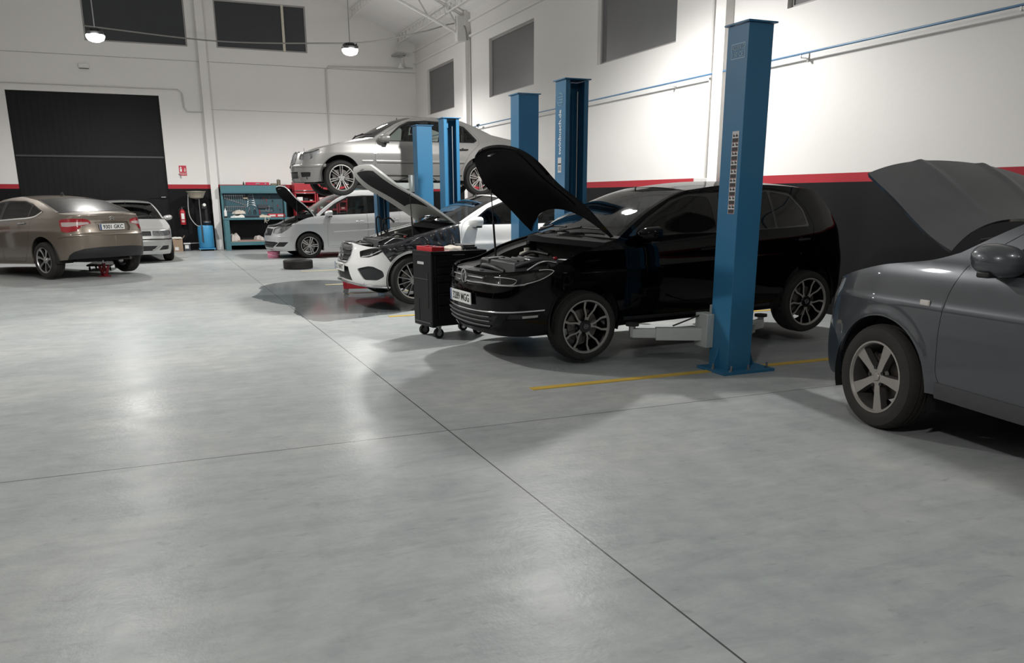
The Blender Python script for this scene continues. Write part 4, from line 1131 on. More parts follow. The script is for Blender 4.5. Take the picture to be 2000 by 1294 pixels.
# ---- bronze saloon seen from behind, left
C_PAINT = mat('bronze_car_paint', (0.205, 0.172, 0.138), 0.34, 0.5, coat=0.9, var=0.06, scale=200)
def c5_extra(c, car):
    c.rail('window_chrome_strip', [(1.75, 1.005), (2.4, 1.028), (3.0, 1.045), (3.45, 1.058), (3.62, 1.085), (3.79, 1.165)], 0.028, 0.010, mat('bright_trim', (.72, .71, .68), .3, .3), car)
    c.rail('bumper_seam', [(4.26, .672), (4.42, .69), ('r', .6, .70), ('r', .3, .705), ('r', 0, .705)], 0.006, 0.002, SEAM, car)
    c.rail('bumper_ledge', [(4.50, .735), ('r', .55, .745), ('r', .3, .75), ('r', 0, .75)], 0.012, 0.010, C_PAINT, car)
    b = MB(); q, n = c.at(('r', 0, 1.015))
    for dz in (-.012, .022): b.tube([(q.x+.012, -.045, q.z+dz-.02), (q.x+.016, 0, q.z+dz+.015), (q.x+.012, .045, q.z+dz-.02)], .008, CHROME, 6)
    b.build('emblem', car)
C5 = dict(name='car', label='bronze saloon seen from behind, propped on a red jack stand', loc=(-3.493, 21.506, -.029), rot=(0, R_(-1.814), R_(-53.605)),
    paint=C_PAINT, belt=1.03, under_z=0.2,
    plan=[(0, 0), (.04, .35), (.13, .58), (.30, .77), (.58, .88), (1.0, .918), (2, .93), (3.2, .928), (3.8, .912), (4.2, .87), (4.45, .775), (4.61, .61), (4.695, .35), (4.72, 0)],
    si=SI(1.03, 1.46, .32, .80), fi=[(.12, .1), (.2, .04), (.3, .0), (.5, .0), (.6, .03), (.75, .10), (.9, .2)],
    ri=[(.18, .12), (.30, .05), (.42, .005), (.60, .0), (.70, .0), (.76, .03), (.88, .05), (1.0, .055), (1.07, .04), (1.10, .05), (1.3, .2), (1.5, .3)],
    hubs=[(.97, .34, .372), (3.785, .34, .372)],
    top=[('hood', [('f', 0, .76), ('f', .4, .765), ('f', .6, .78), (.4, .81), (.7, .88), (1.1, .965), (1.4, 1.03)]),
         ('wind', [(1.4, 1.03), (1.7, 1.19), (2.0, 1.345), (2.25, 1.425)]),
         ('roof', [(2.25, 1.425), (2.6, 1.458), (3.0, 1.448), (3.46, 1.385)]),
         ('rear', [(3.46, 1.385), (3.75, 1.30), (4.05, 1.195), (4.24, 1.125)]),
         ('deck', [(4.24, 1.125), (4.38, 1.10), ('r', .66, 1.088), ('r', .5, 1.09), ('r', .25, 1.10), ('r', 0, 1.105)])],
    bottom=[('f', 0, .20), ('f', .5, .19), (.3, .19), (.55, .20), (1.35, .205), (3.4, .205), (4.17, .26), (4.4, .28), ('r', .6, .29), ('r', 0, .29)],
    strip=dict(STRIP, deck=((.02, .01), (-.14, 0.0)), rear=((.04, .015), (-.05, -.14))), seats=(2.2, 3.05), screen_glass=GLASS_TINT, rear_glass=glass('rear_screen_glass', (.12, .12, .12), .95, 1.7, .2), trunk=True,
    regions=[
        REG('side_window', [(1.75, 1.02), (2.40, 1.045), (2.39, 1.37), (2.2, 1.36), (1.95, 1.26)], GLASS_TINT, fil=.05, off=-.004),
        REG('side_window', [(2.50, 1.045), (3.35, 1.062), (3.37, 1.30), (3.1, 1.365), (2.51, 1.385)], GLASS_TINT, fil=.04, off=-.004),
        REG('quarter_window', [(3.41, 1.065), (3.55, 1.075), (3.76, 1.16), (3.42, 1.285)], GLASS_DARK, fil=.03, off=-.004),
        REG('body', [(1.70, 1.01), (2.4, 1.033), (3.45, 1.055), (3.60, 1.075), (3.81, 1.165), (3.4, 1.32), (3.1, 1.385), (2.5, 1.405), (2.2, 1.385), (1.93, 1.285)], GLOSS_BLK, fil=.03, off=-.002),
        REG('taillight', [(4.34, .955), (4.46, .955), ('r', .60, .955), ('r', .46, .948), ('r', .455, .915), ('r', .62, .895), (4.46, .875), (4.35, .885)], CLEAR_LENS, off=.004),
        REG('taillight', [(4.30, .99), (4.36, 1.012), ('r', .70, 1.02), ('r', .52, 1.01), ('r', .44, .985), ('r', .41, .925), ('r', .58, .885), ('r', .66, .80), (4.44, .77), (4.34, .80)], RED_LENS, off=.004, fil=.015),
        REG('plate_recess', [('r', 0, .775), ('r', .36, .775), ('r', .41, .84), ('r', .37, .945), ('r', 0, .955)], C_PAINT, off=-.03, depth=.0, join=True),
        REG('trunk_lid', [('r', 0, .72), ('r', .56, .715), ('r', .60, .80), ('r', .58, .885), ('r', .41, .925), ('r', .44, .985), ('r', .52, 1.01), ('r', .60, 1.086), ('r', .3, 1.10), ('r', 0, 1.104)], C_PAINT, off=.0, join=True, depth=.03),
        REG('bumper_lower', [(4.165, .2), (4.36, .27), (4.42, .36), (4.50, .42), ('r', .6, .47), ('r', .3, .49), ('r', 0, .49), ('r', 0, .27), ('r', .6, .27)], BLACK_PL, off=.001, join=True),
        REG('front_door', [(1.52, .26), (2.42, .25), (2.46, .4), (2.455, 1.42), (2.2, 1.405), (1.9, 1.28), (1.55, 1.06), (1.49, .95), (1.49, .5)], C_PAINT, fil=.05, seam=True),
        REG('rear_door', [(2.44, .25), (3.15, .25), (3.3, .45), (3.42, .75), (3.50, .95), (3.52, 1.1), (3.42, 1.33), (3.1, 1.40), (2.465, 1.42), (2.47, .4)], C_PAINT, fil=.05, seam=True),
    ],
    wheel=dict(style='swirl', R=.335, rim=.232, width=.225, track=.915, z=.34, drop=-.01, drz=-.055, face=ALLOY, inner=BLACK_PL, rubber=DIRTY_RUBBER),
    extra=[c5_extra, side_mirror((1.72, 1.03), (.12, .12, .08), reach=.05), handle((2.28, .945), CHROME), handle((3.22, .965), CHROME), plate('9301 GKC', ('r', 0, .855), rear=True, off=-.012), roof_aerial(3.2, 1.478)])

# ---- silver hatchback facing the camera, behind the bronze one
def seat_extra(c, car):
    c.rail('bumper_strip', [('f', 0, .555), ('f', .4, .553), ('f', .68, .55), (.42, .548)], 0.028, 0.012, BLACK_PL, car)
    c.rail('bumper_spar', [('f', .30, .29), ('f', .42, .35), ('f', .50, .395)], 0.03, 0.008, None or S_PAINT, car)
LEON_REGS = lambda P: [
        REG('side_window', [(1.50, .985), (2.26, .995), (2.24, 1.32), (2.05, 1.33), (1.85, 1.25)], GLASS_TINT, fil=.04, off=-.004),
        REG('side_window', [(2.36, .995), (3.20, 1.01), (3.35, 1.05), (3.15, 1.28), (2.37, 1.34)], GLASS_TINT, fil=.04, off=-.004),
        REG('body', [(1.42, .97), (2.3, .98), (3.28, .99), (3.45, 1.05), (3.2, 1.30), (2.3, 1.36), (2.02, 1.35), (1.8, 1.26)], GLOSS_BLK, fil=.03, off=-.002),
        REG('headlight', [('f', .36, .63), ('f', .62, .625), (.33, .64), (.38, .70), (.34, .745), ('f', .62, .745), ('f', .37, .745)], LENS, fil=.02, off=.002, lamp=[(('f', .48, .69), .05), (('f', .62, .69), .05)], house=mat('lamp_inner_grey', (.55, .55, .55), .35, .2), hdep=.02),
        REG('grille', [('f', 0, .635), ('f', .33, .635), ('f', .335, .74), ('f', 0, .745)], BLACK_PL, off=-.012, join=True),
        REG('lower_grille', [('f', 0, .29), ('f', .32, .29), ('f', .44, .40), ('f', 0, .41)], BLACK_PL, off=-.012, join=True),
        REG('fog_lamp_recess', [('f', .46, .30), ('f', .70, .31), ('f', .72, .40), ('f', .56, .40)], BLACK_PL, off=-.012, fil=.02),
        REG('front_door', [(1.34, .26), (2.26, .25), (2.31, .4), (2.305, 1.375), (2.0, 1.365), (1.78, 1.27), (1.38, 1.0), (1.32, .9), (1.32, .5)], P, fil=.05, seam=True),
        REG('rear_door', [(2.29, .25), (2.95, .25), (3.1, .45), (3.25, .75), (3.40, .95), (3.2, 1.32), (2.315, 1.375), (2.32, .4)], P, fil=.05, seam=True)]
L_PAINT = mat('pale_silver_paint', (0.52, 0.52, 0.51), 0.32, 0.5, coat=0.9, var=0.04, scale=200)
LEON = dict(name='car', label='silver hatchback facing the camera behind the bronze saloon', loc=(-.40, 21.42, 0), rot=(0, 0, R_(97)),
    paint=L_PAINT, belt=.97, under_z=0.19,
    plan=[(0, 0), (.03, .30), (.11, .56), (.25, .72), (.47, .82), (.85, .855), (2, .87), (3.2, .86), (3.8, .8), (4.05, .65), (4.16, .3), (4.18, 0)],
    si=SI(.97, 1.41, .27, .76), fi=[(.12, .1), (.2, .04), (.3, .0), (.5, .0), (.60, .02), (.75, .08), (.9, .2)],
    ri=[(.15, .1), (.3, .02), (.5, .0), (.8, .03), (1.1, .12), (1.4, .25)],
    hubs=[(.85, .31, .35), (3.36, .31, .35)],
    top=[('hood', [('f', 0, .76), ('f', .35, .76), ('f', .60, .765), (.36, .785), (.5, .815), (.9, .90), (1.25, .985)]),
         ('wind', [(1.25, .985), (1.55, 1.175), (1.8, 1.305), (2.0, 1.37)]),
         ('roof', [(2.0, 1.37), (2.4, 1.41), (3.0, 1.395), (3.6, 1.34)]),
         ('rear', [(3.6, 1.34), (3.80, 1.18), (3.95, 1.0)]),
         ('deck', [(3.95, 1.0), ('r', .55, .98), ('r', .3, .975), ('r', 0, .97)])],
    bottom=[('f', 0, .21), ('f', .5, .20), (.3, .20), (.48, .21), (1.25, .21), (3.0, .21), (3.8, .24), ('r', .6, .26), ('r', 0, .26)],
    strip=STRIP, seats=(1.95, 2.8), screen_glass=GLASS_CLEAR, regions=LEON_REGS(L_PAINT),
    wheel=dict(style='cap', R=.31, rim=.2, width=.195, track=.855, z=.31, face=ALLOY, inner=GREY_PL),
    extra=[seat_extra, side_mirror((1.44, 1.0), (.11, .11, .065), reach=.05), handle((2.1, .86)), wipers])
# ---- dark red estate mostly hidden at the far left
D_PAINT = mat('dark_red_paint', (0.06, 0.006, 0.010), 0.3, 0.2, coat=1.0)
def rails_extra(c, car):
    c.rail('roof_rail', [(2.0, 1.395), (2.3, 1.445), (2.9, 1.445), (3.4, 1.39)], 0.022, 0.012, CHROME, car)
RED = dict(LEON, label='dark red car with chrome roof rail hidden behind the bronze saloon', loc=(-2.9, 24.55, .155), rot=(0, 0, R_(185)), paint=D_PAINT, regions=LEON_REGS(D_PAINT), extra=[rails_extra, side_mirror((1.44, 1.0), (.11, .11, .065), reach=.05)])
RED['wheel'] = dict(LEON['wheel'], R=.33, z=.175)

# ------------------------------------------------------------------ hall
XR, YB, XL, YF = 8.0, 26.5, -9.0, -7.0
ZE = 6.06                       # eaves on the right wall
def roof_z(x): return ZE+(XR-x)*0.43 if x > -0.5 else ZE+(x-XL)*0.43
WHITE_WALL = (0.70, 0.685, 0.665)
M_floor = floor_material()
b = MB(); b.add([(XL, YF, 0), (XR, YF, 0), (XR, YB, 0), (XL, YB, 0)], [(0, 1, 2, 3)], M_floor)
b.box(((XL+XR)/2, (YF+YB)/2, -.11), (XR-XL, YB-YF, .2), M_floor)
struct(b.build('floor', smooth=0, fix=False))
M_wr = wall_material((1.665, 1.775), 'wall_paint_right', WHITE_WALL)
M_wb = wall_material((1.755, 1.875), 'wall_paint_back', WHITE_WALL)
M_wp = wall_material(None, 'wall_paint_plain', WHITE_WALL)
def wall_with_holes(axis, at, lo, hi, z1, holes, m, thick=0.25, sign=1):
    """wall in the plane axis=at, outward thickness; holes: (a0,a1,z0,z1)"""
    b = MB(); A = sorted({lo, hi, *[h[0] for h in holes], *[h[1] for h in holes]}); Z = sorted({0, z1, *[h[2] for h in holes], *[h[3] for h in holes]})
    for i in range(len(A)-1):
        for k in range(len(Z)-1):
            ca, cz = (A[i]+A[i+1])/2, (Z[k]+Z[k+1])/2
            if any(h[0] < ca < h[1] and h[2] < cz < h[3] for h in holes): continue
            c = (at+sign*thick/2, ca, cz) if axis == 'x' else (ca, at+sign*thick/2, cz)
            s = (thick, A[i+1]-A[i], Z[k+1]-Z[k]) if axis == 'x' else (A[i+1]-A[i], thick, Z[k+1]-Z[k])
            b.box(c, s, m)
    return b
RW = [(6.85, 9.48, 3.89, 5.234), (12.07, 14.69, 3.89, 5.30), (17.56, 20.22, 3.885, 5.234), (22.87, 25.30, 3.90, 5.17), (1.6, 4.2, 3.89, 5.234), (-4.0, -1.4, 3.89, 5.234)]
b = wall_with_holes('x', XR, YF, YB, ZE+.02, RW, M_wr); struct(b.build('wall_right', smooth=0))
BWIN = [(-1.22, 1.37, 5.61, 6.93), (2.147, 4.70, 5.63, 6.90)]
DOOR = (-3.28, .48, 0, 4.28)
b = wall_with_holes('y', YB, XL, XR, ZE, [(w[0], w[1], w[2], ZE) for w in BWIN]+[DOOR], M_wb)
# gable part
Zs = [ZE, 6.93, 6.90]
xs = sorted({XL, XR, -0.5, *[w[0] for w in BWIN], *[w[1] for w in BWIN]})
for i in range(len(xs)-1):
    x0, x1 = xs[i], xs[i+1]; z0 = ZE
    for w in BWIN:
        if w[0] <= x0+1e-6 and x1 <= w[1]+1e-6: z0 = w[3]
    b.prism([(x0, z0), (x1, z0), (x1, roof_z(x1)), (x0, roof_z(x0))], YB, YB+.25, M_wb, axis='y')
struct(b.build('wall_back', smooth=0))
b = wall_with_holes('x', XL, YF, YB, ZE, [], M_wr, sign=-1); struct(b.build('wall_left', smooth=0))
b = MB(); b.prism([(XL, 0), (XR, 0), (XR, ZE), (-.5, roof_z(-.5)), (XL, ZE)], YF-.25, YF, M_wp, axis='y'); struct(b.build('wall_front', smooth=0))
# roof sheets
M_roof = mat('white_roof_sheet', (.76, .75, .74), .55, var=.05, scale=2)
b = MB()
for xa, xb in ((XR+.2, -.5), (XL-.2, -.5)):
    za, zb = (ZE-.086, roof_z(-.5))
    b.add([(xa, YF-.2, za), (xb, YF-.2, zb), (xb, YB+.2, zb), (xa, YB+.2, za)], [(0, 1, 2, 3)], M_roof)
    b.add([(xa, YF-.2, za+.1), (xb, YF-.2, zb+.1), (xb, YB+.2, zb+.1), (xa, YB+.2, za+.1)], [(0, 1, 2, 3)], M_roof)
struct(b.build('ceiling', smooth=0))
# windows: dark night panes in reveals
M_pane = mat('night_window_pane', (.036, .038, .042), .30, var=.1, scale=3, spec=.4)
M_panel = mat('grey_translucent_pane', (.115, .115, .118), .42, var=.12, scale=1.2, spec=.4)
M_frame = mat('window_frame_grey', (.30, .29, .28), .5)
wi = 0
for (y0, y1, z0, z1) in RW:
    wi += 1
    f = MB(); t = .04
    for c, s in (((XR+.10, (y0+y1)/2, z0+t/2), (.06, y1-y0, t)), ((XR+.10, (y0+y1)/2, z1-t/2), (.06, y1-y0, t)), ((XR+.10, y0+t/2, (z0+z1)/2), (.06, t, z1-z0-2*t)), ((XR+.10, y1-t/2, (z0+z1)/2), (.06, t, z1-z0-2*t))): f.box(c, s, M_frame)
    o = f.build('window_%d' % wi, smooth=0); struct(o)
    g = MB(); g.box((XR+.105, (y0+y1)/2, (z0+z1)/2), (.03, y1-y0-2*t, z1-z0-2*t), M_panel); g.build('pane', o, smooth=0)
for (x0, x1, z0, z1) in BWIN:
    wi += 1
    f = MB(); t = .04
    for c, s in ((((x0+x1)/2, YB+.06, z0+t/2), (x1-x0, .06, t)), (((x0+x1)/2, YB+.06, z1-t/2), (x1-x0, .06, t)), ((x0+t/2, YB+.06, (z0+z1)/2), (t, .06, z1-z0-2*t)), ((x1-t/2, YB+.06, (z0+z1)/2), (t, .06, z1-z0-2*t))): f.box(c, s, M_frame)
    o = f.build('window_%d' % wi, smooth=0); struct(o)
    g = MB(); g.box(((x0+x1)/2, YB+.065, (z0+z1)/2), (x1-x0-2*t, .03, z1-z0-2*t), M_pane); g.build('pane', o, smooth=0)
    if x0 > 2:
        m = MB(); m.box((4.04, YB+.03, (z0+z1)/2), (.07, .05, z1-z0-.02), mat('pale_post', (.55, .52, .42), .6, var=.25, scale=30)); m.build('mullion', o)
# big dark door, two leaves high
M_door = mat('dark_door_sheet', (.0075, .008, .0095), .6, var=.3, scale=2.5, spec=.2)
f = MB(); f.box(((DOOR[0]+DOOR[1])/2, YB+.10, 2.14), (DOOR[1]-DOOR[0]-.004, .06, 4.27), M_door)
for k in range(24): f.box((DOOR[0]+.1+k*(3.56/23), YB+.068, 2.14), (.02, .012, 4.2), M_door)
o = f.build('door_1', smooth=0); struct(o)
f = MB(); f.box(((DOOR[0]+DOOR[1])/2, YB+.055, 2.62), (DOOR[1]-DOOR[0]-.06, .03, .05), mat('door_rail', (.03, .031, .034), .5)); f.build('door_rail', o)
f = MB(); f.box((.33, YB+.03, 1.52), (.12, .05, .03), STEEL); f.build('door_latch', o)
# wicket opening line in the lower leaf
f = MB()
for c, s in (((-.05, YB+.06, .75), (.02, .012, 1.5)), ((.2, YB+.06, 1.5), (.5, .012, .02))): f.box(c, s, SEAM)
f.build('wicket_gap', o)
# pilasters
k = 0
def pilaster(c, s, m):
    global k
    k += 1; b = MB(); b.box(c, s, m); struct(b.build('trim_%d' % k, smooth=0))
pilaster((1.74, YB-.06, 4.0), (.21, .12, 8.0), M_wp)
for y in (21.62, 10.72, 0.0): pilaster((XR-.075, y, 3.05), (.15, .24, 6.1), M_wp)
for y in (21.62, 10.72, 0.0): pilaster((XL+.075, y, 3.05), (.15, .24, 6.1), M_wp)
# ledge where the wall panels meet
for z in (5.50, 5.86):
    k += 1; b = MB(); b.box((XR-.03, (YB+YF)/2, z), (.06, YB-YF, .05), M_wp); struct(b.build('trim_%d' % k, smooth=0))
for (x0, x1, z, h) in ((XL, 1.63, 5.235, .012), (1.85, XR, 5.24, .012), (1.85, XR, 3.96, .008)):
    k += 1; b = MB(); b.box(((x0+x1)/2, YB-.005, z), (x1-x0, .01, h), mat('joint_grey', (.34, .33, .32), .7)); struct(b.build('trim_%d' % k, smooth=0))  # thin grey lines of the panel joints on the back wall
# roof trusses (lattice rafters) and lattice purlins
M_tr = mat('truss_white', (.66, .65, .63), .5)
def lattice(p0, p1, h, n, r, name, up=Vector((0, 0, 1))):
    b = MB(); p0 = Vector(p0); p1 = Vector(p1); u = up*h
    b.tube([p0, p1], r, M_tr, 6); b.tube([p0-u, p1-u], r, M_tr, 6)
    for i in range(n):
        a, c, d = p0.lerp(p1, i/n), p0.lerp(p1, (i+.5)/n), p0.lerp(p1, (i+1)/n)
        b.tube([a-u, c], r*.6, M_tr, 5); b.tube([c, d-u], r*.6, M_tr, 5)
    return b.build(name)
for y, w in ((21.62, 'far'), (10.72, 'middle'), (0.0, 'near')):
    for side, xa in ((1, XR-.15), (-1, XL+.15)):
        t = thing('roof_truss', 'white lattice roof truss of the %s row on the %s slope' % (w, 'right' if side > 0 else 'left'), 'roof truss', (0, 0, 0), group='roof trusses')
        o = lattice((xa, y, roof_z(xa)-.12), (-.5, y, roof_z(-.5)-.12), .50, 9, .035, 'lattice_rafter'); o.parent = t
        b = MB(); b.box((xa-side*.1, y, roof_z(xa)-.45), (.2, .2, .6), M_tr); b.build('knee_plate', t)
for j, x in enumerate((7.4, 6.0, 4.5, 3.0, 1.5)):
    for y0, y1, w in ((10.8, 21.55, 'middle'), (21.7, 26.4, 'far')):
        tag(lattice((x, y0, roof_z(x)-.06), (x, y1, roof_z(x)-.06), .22, int((y1-y0)/.35), .018, 'roof_purlin'), '%s white lattice purlin up from the eaves, %s roof bay' % (('lowest', 'second', 'third', 'fourth', 'fifth')[j], w), 'purlin', 'roof purlins')
# yellow bay lines
M_yel = mat('yellow_line_paint', (.62, .42, .075), .55, var=.15, scale=8)
M_yel2 = mat('pale_yellow_line_paint', (.66, .55, .26), .5, var=.2, scale=8)
for (x0, x1, y, w, m) in ((2.66, 7.9, 5.87, .085, M_yel), (3.30, 7.9, 8.86, .08, M_yel), (2.68, 7.9, 10.39, .08, M_yel), (2.68, 7.9, 13.23, .07, M_yel2), (2.68, 7.9, 14.76, .07, M_yel2), (2.74, 7.9, 17.75, .07, M_yel2)):
    k += 1; b = MB(); b.box(((x0+x1)/2, y, .0025), (x1-x0, w, .006), m); struct(b.build('trim_%d' % k, smooth=0))

# ------------------------------------------------------------------ lamps
M_lens = emit('lamp_glow', (1.0, .99, .96), 60.0)
def floodlight(x, y, z, power, label):
    t = thing('floodlight', label, 'lamp', (x, y, z), group='hall lamps')
    b = MB(); b.box((0, 0, .05), (.34, .34, .07), GREY_PL); b.cyl((0, 0, .08), (0, 0, .16), .10, GREY_PL)
    for i in range(6): b.box((-.14+i*.056, 0, .11), (.012, .30, .06), GREY_PL)
    b.build('housing', t, bevel=.01)
    g = MB(); g.lathe([(.19, .016), (.19, -.02), (.16, -.08), (.09, -.115), (0, -.125)], M_lens, n=28); g.build('lamp_glass', t)
    zt = roof_z(x)-.62
    c = MB(); c.tube([(0, 0, .16), (0, 0, zt-z)], .012, STEEL, 6); c.build('hanging_rod', t)
    L = bpy.data.lights.new('lamp_spill', 'POINT'); L.energy = power*.125; L.color = (1.0, .985, .955); L.shadow_soft_size = .14
    lo = bpy.data.objects.new('lamp_spill', L); COL.objects.link(lo); lo.parent = t; lo.location = (0, 0, -.30)
    L = bpy.data.lights.new('lamp_light', 'SPOT'); L.energy = power*1.18; L.color = (1.0, .985, .955); L.shadow_soft_size = .14
    L.spot_size = R_(172); L.spot_blend = .5
    lo = bpy.data.objects.new('lamp_light', L); COL.objects.link(lo); lo.parent = t; lo.location = (0, 0, -.30)
LN = ['glowing floodlight near the left back window', 'glowing floodlight right of the narrow back window', 'floodlight over the middle of the open floor', 'floodlight over the black hatchback and nearest lifts',
      'floodlight above the camera side of the open floor', 'floodlight over the nearest right bay', 'floodlight over the middle left bay', 'floodlight over the far left bay']
for (x, y, z, p), n in zip(LAMPS, LN): floodlight(x, y, z, p, n)

# ------------------------------------------------------------------ wall services
M_blue = mat('blue_pipe', (.075, .17, .29), .35, var=.08)
M_pipe = mat('grey_conduit', (.50, .49, .47), .45)
t = thing('air_pipe', 'long blue compressed air pipe along the right wall', 'pipe', (XR-.13, 0, 3.27))
b = MB(); b.tube([(0, YF+.2, 0), (0, 26.3, -.02)], .014, M_blue, 10); b.build('pipe', t)
for y in (9.0, 12.0, 15.4, 18.4, 21.2, 6.0, 3.0):
    b = MB(); b.box((.06, y, -.055), (.12, .02, .012), PLATE_WHITE); b.box((.118, y, -.03), (.01, .03, .12), PLATE_WHITE); b.box((0, y, -.03), (.012, .02, .06), PLATE_WHITE); b.build('bracket', t)
for y in (15.8, 20.7):
    b = MB(); b.cyl((0, y-.06, 0), (0, y+.06, 0), .026, BLACK_PL); b.cyl((0, y, 0), (0, y, -.06), .012, BLACK_PL); b.build('coupling', t)
def conduit(pts, r, label, m=M_pipe):
    b = MB(); b.tube(pts, r, m, 8); return tag(b.build('conduit', smooth=60), label, 'conduit')
conduit([(XR-.03, 11.05, 1.78), (XR-.03, 11.05, 5.9)], .022, 'white vertical conduit beside the pilaster above the switch box')
conduit([(XR-.03, 21.49, 1.8), (XR-.03, 21.49, 5.6)], .018, 'grey vertical conduit beside the far wall pilaster')
conduit([(7.9, YB-.03, 5.37), (5.28, YB-.03, 5.29), (5.20, YB-.03, 5.20), (5.20, YB-.03, 2.0)], .022, 'grey conduit bent down the back wall right of the windows')
conduit([(-4.5, YB-.03, 4.46), (1.0, YB-.03, 4.46), (1.10, YB-.03, 4.36), (1.12, YB-.03, 3.98), (1.2, YB-.03, 3.88), (1.6, YB-.03, 3.88)], .014, 'thin white conduit stepping down beside the big dark door')
pts = [(-1.15, 25.0, 5.72), (2.0, 25.0, 5.56), (4.44, 24.0, 5.50), (5.8, 23.2, 5.50), (7.1, 22.2, 5.70), (7.65, 21.8, 5.83), (7.85, 21.5, 5.72), (7.9, 21.49, 5.4)]
b = MB(); b.tube(spline([list(p) for p in pts], .2), .018, mat('grey_cable', (.20, .195, .185), .6), 8); tag(b.build('power_cable', smooth=60), 'sagging pale cable strung across the back of the hall', 'cable')
b = MB(); b.box((XR-.035, 11.08, 1.72), (.07, .44, .105), mat('box_grey', (.50, .49, .47), .5)); tag(b.build('junction_box', bevel=.008), 'grey switch box over the red band behind the black hatchback', 'electrical box')
t = thing('emergency_light', 'small white box lamp high on the back wall over the dark door', 'lamp', (-1.32, YB, 4.96))
b = MB(); b.box((0, -.035, 0), (.26, .07, .12), mat('off_white_plastic', (.62, .61, .59), .5)); b.build('case', t, bevel=.01)
b = MB(); b.box((0, -.04, -.065), (.24, .06, .015), GREY_PL); b.build('diffuser', t)
t = thing('pendant_hook', 'small lamp on a hook and chain in the far right corner', 'lamp', (7.42, 26.1, 5.68))
b = MB(); b.box((0, .15, .02), (.34, .5, .05), STEEL); b.tube([(-.15, 0, .04), (.15, 0, -.03)], .02, STEEL); b.build('bracket', t)
b = MB(); b.tube([(0, 0, 0), (0, 0, -.22)], .008, STEEL, 6); b.build('chain', t)
b = MB(); b.lathe([(.02, -.22), (.03, -.26), (.09, -.36), (.085, -.365), (0, -.30)], PLATE_WHITE, n=20); b.build('lamp_shade', t)

# ------------------------------------------------------------------ two-post lifts
LIFT = mat('lift_blue', (.026, .155, .30), .42, var=.05, scale=4, coat=.12)
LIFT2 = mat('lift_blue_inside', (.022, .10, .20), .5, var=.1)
ARM = mat('lift_arm_grey', (.42, .45, .44), .45, var=.08)
def post(x0, x1, y_out, inner, ztop, label, arm_z=None, arms=(), sticker=False, web=False, bolts=True):
    """C-column; y_out: y of the closed outer face, inner=+1: channel opens to +y"""
    t = thing('lift_post', label, 'lift post', ((x0+x1)/2, y_out, 0), group='blue lift posts')
    w = x1-x0; d = .27*inner; h = ztop; th = .008
    b = MB(); lip = .055
    poly = [(-w/2, 0), (w/2, 0), (w/2, d), (w/2-lip, d), (w/2-lip, d-th*inner), (w/2-th, d-th*inner), (w/2-th, th*inner), (-w/2+th, th*inner), (-w/2+th, d-th*inner), (-w/2+lip, d-th*inner), (-w/2+lip, d), (-w/2, d)]
    b.prism(poly, .02, h-.01, LIFT)
    b.build('column', t, smooth=0, bevel=.006)
    c = MB(); c.box((0, d/2, h), (w+.045, abs(d)+.045, .012), LIFT); c.build('top_plate', t, smooth=0)
    p = MB(); p.box((0.055, d*.42, .012), (w+.30, abs(d)+.13, .024), LIFT)
    p.prism([(w/2, .024), (w/2+.15, .024), (w/2+.04, .30), (w/2, .30)], d*.5-.006, d*.5+.006, LIFT, axis='y')
    p.prism([(-w/2, .024), (-w/2-.07, .024), (-w/2, .2)], d*.5-.006, d*.5+.006, LIFT, axis='y')
    p.build('base_plate', t, smooth=0)
    for bx, by in ((-w/2-.065, d*.42), (-w/2+.01, -inner*.04), (w/2-.05, -inner*.04), (w/2+.17, -inner*.02), (w/2+.17, d+.02*inner)):
        q = MB(); q.cyl((bx, by, .024), (bx, by, .036), .018, STEEL, n=6); q.cyl((bx, by, .036), (bx, by, .07), .009, STEEL, n=8); q.build('anchor_bolt', t)
    q = MB(); q.box((-w/2+.075, d*.62, h-.09), (.05, .06, .12), LIFT); q.cyl((w/2-.08, d*.55, .3), (w/2-.08, d*.55, h-.12), .006, mat('bright_cable', (.6, .6, .58), .4, .5), n=6)
    q.cyl((-.02, d*.3, .1), (-.02, d*.3, h-.1), .02, LIFT2, n=8); q.build('cable_and_cylinder', t)
    if arm_z is not None:
        a = MB(); a.box((0, d+.03*inner, arm_z+.08), (w*.72, .10, .36), ARM); a.box((-w/2-.01, d+.05*inner, arm_z+.04), (.12, .18, .30), ARM); a.box((w/2-.02, d+.05*inner, arm_z), (.12, .16, .17), ARM); a.build('carriage', t, bevel=.006)
        for sx, (ex, ey) in zip((-1, 1), arms):
            px, py = sx*(w/2+.01), d+.06*inner
            L = math.hypot(ex-px, ey-py); an = math.atan2(ey-py, ex-px)
            m = MB(); M = rz(an)
            def bx(x, y, z, sxx, sy, sz, mm=ARM): m.box(Vector((px, py, arm_z))+M @ Vector((x, y, z)), (sxx, sy, sz), mm, rot=M)
            bx(L*.34, 0, 0, L*.68, .10, .11); bx(L*.74, 0, .005, L*.52, .075, .08)
            for xx in (L*.08, L*.60): bx(xx, -.053*1, .0, .05, .012, .05, STEEL)
            o = m.build('lift_arm', t, smooth=0, bevel=.005)
            e = MB(); ep = Vector((px, py, arm_z))+M @ Vector((L, 0, 0)); e.cyl(ep+Vector((0, 0, -.03)), ep+Vector((0, 0, .07)), .03, STEEL, n=14); e.cyl(ep+Vector((0, 0, .07)), ep+Vector((0, 0, .095)), .06, RUBBER, n=18); e.build('lift_pad', o)
            e = MB(); e.tube([Vector((px, py, arm_z+.08))+M @ Vector((L*.05, 0, .1)), Vector((px, py, arm_z+.07))+M @ Vector((L*.45, 0, 0))], .008, BLACK_PL, 6); e.build('arm_lock_rod', o)
    return t
ymid = lambda: 0
p1 = post(4.480, 4.722, 5.735, 1, 2.838, 'nearest blue lift post, in front of the black hatchback', .30, ((-.72, .62), (.72, .62)))
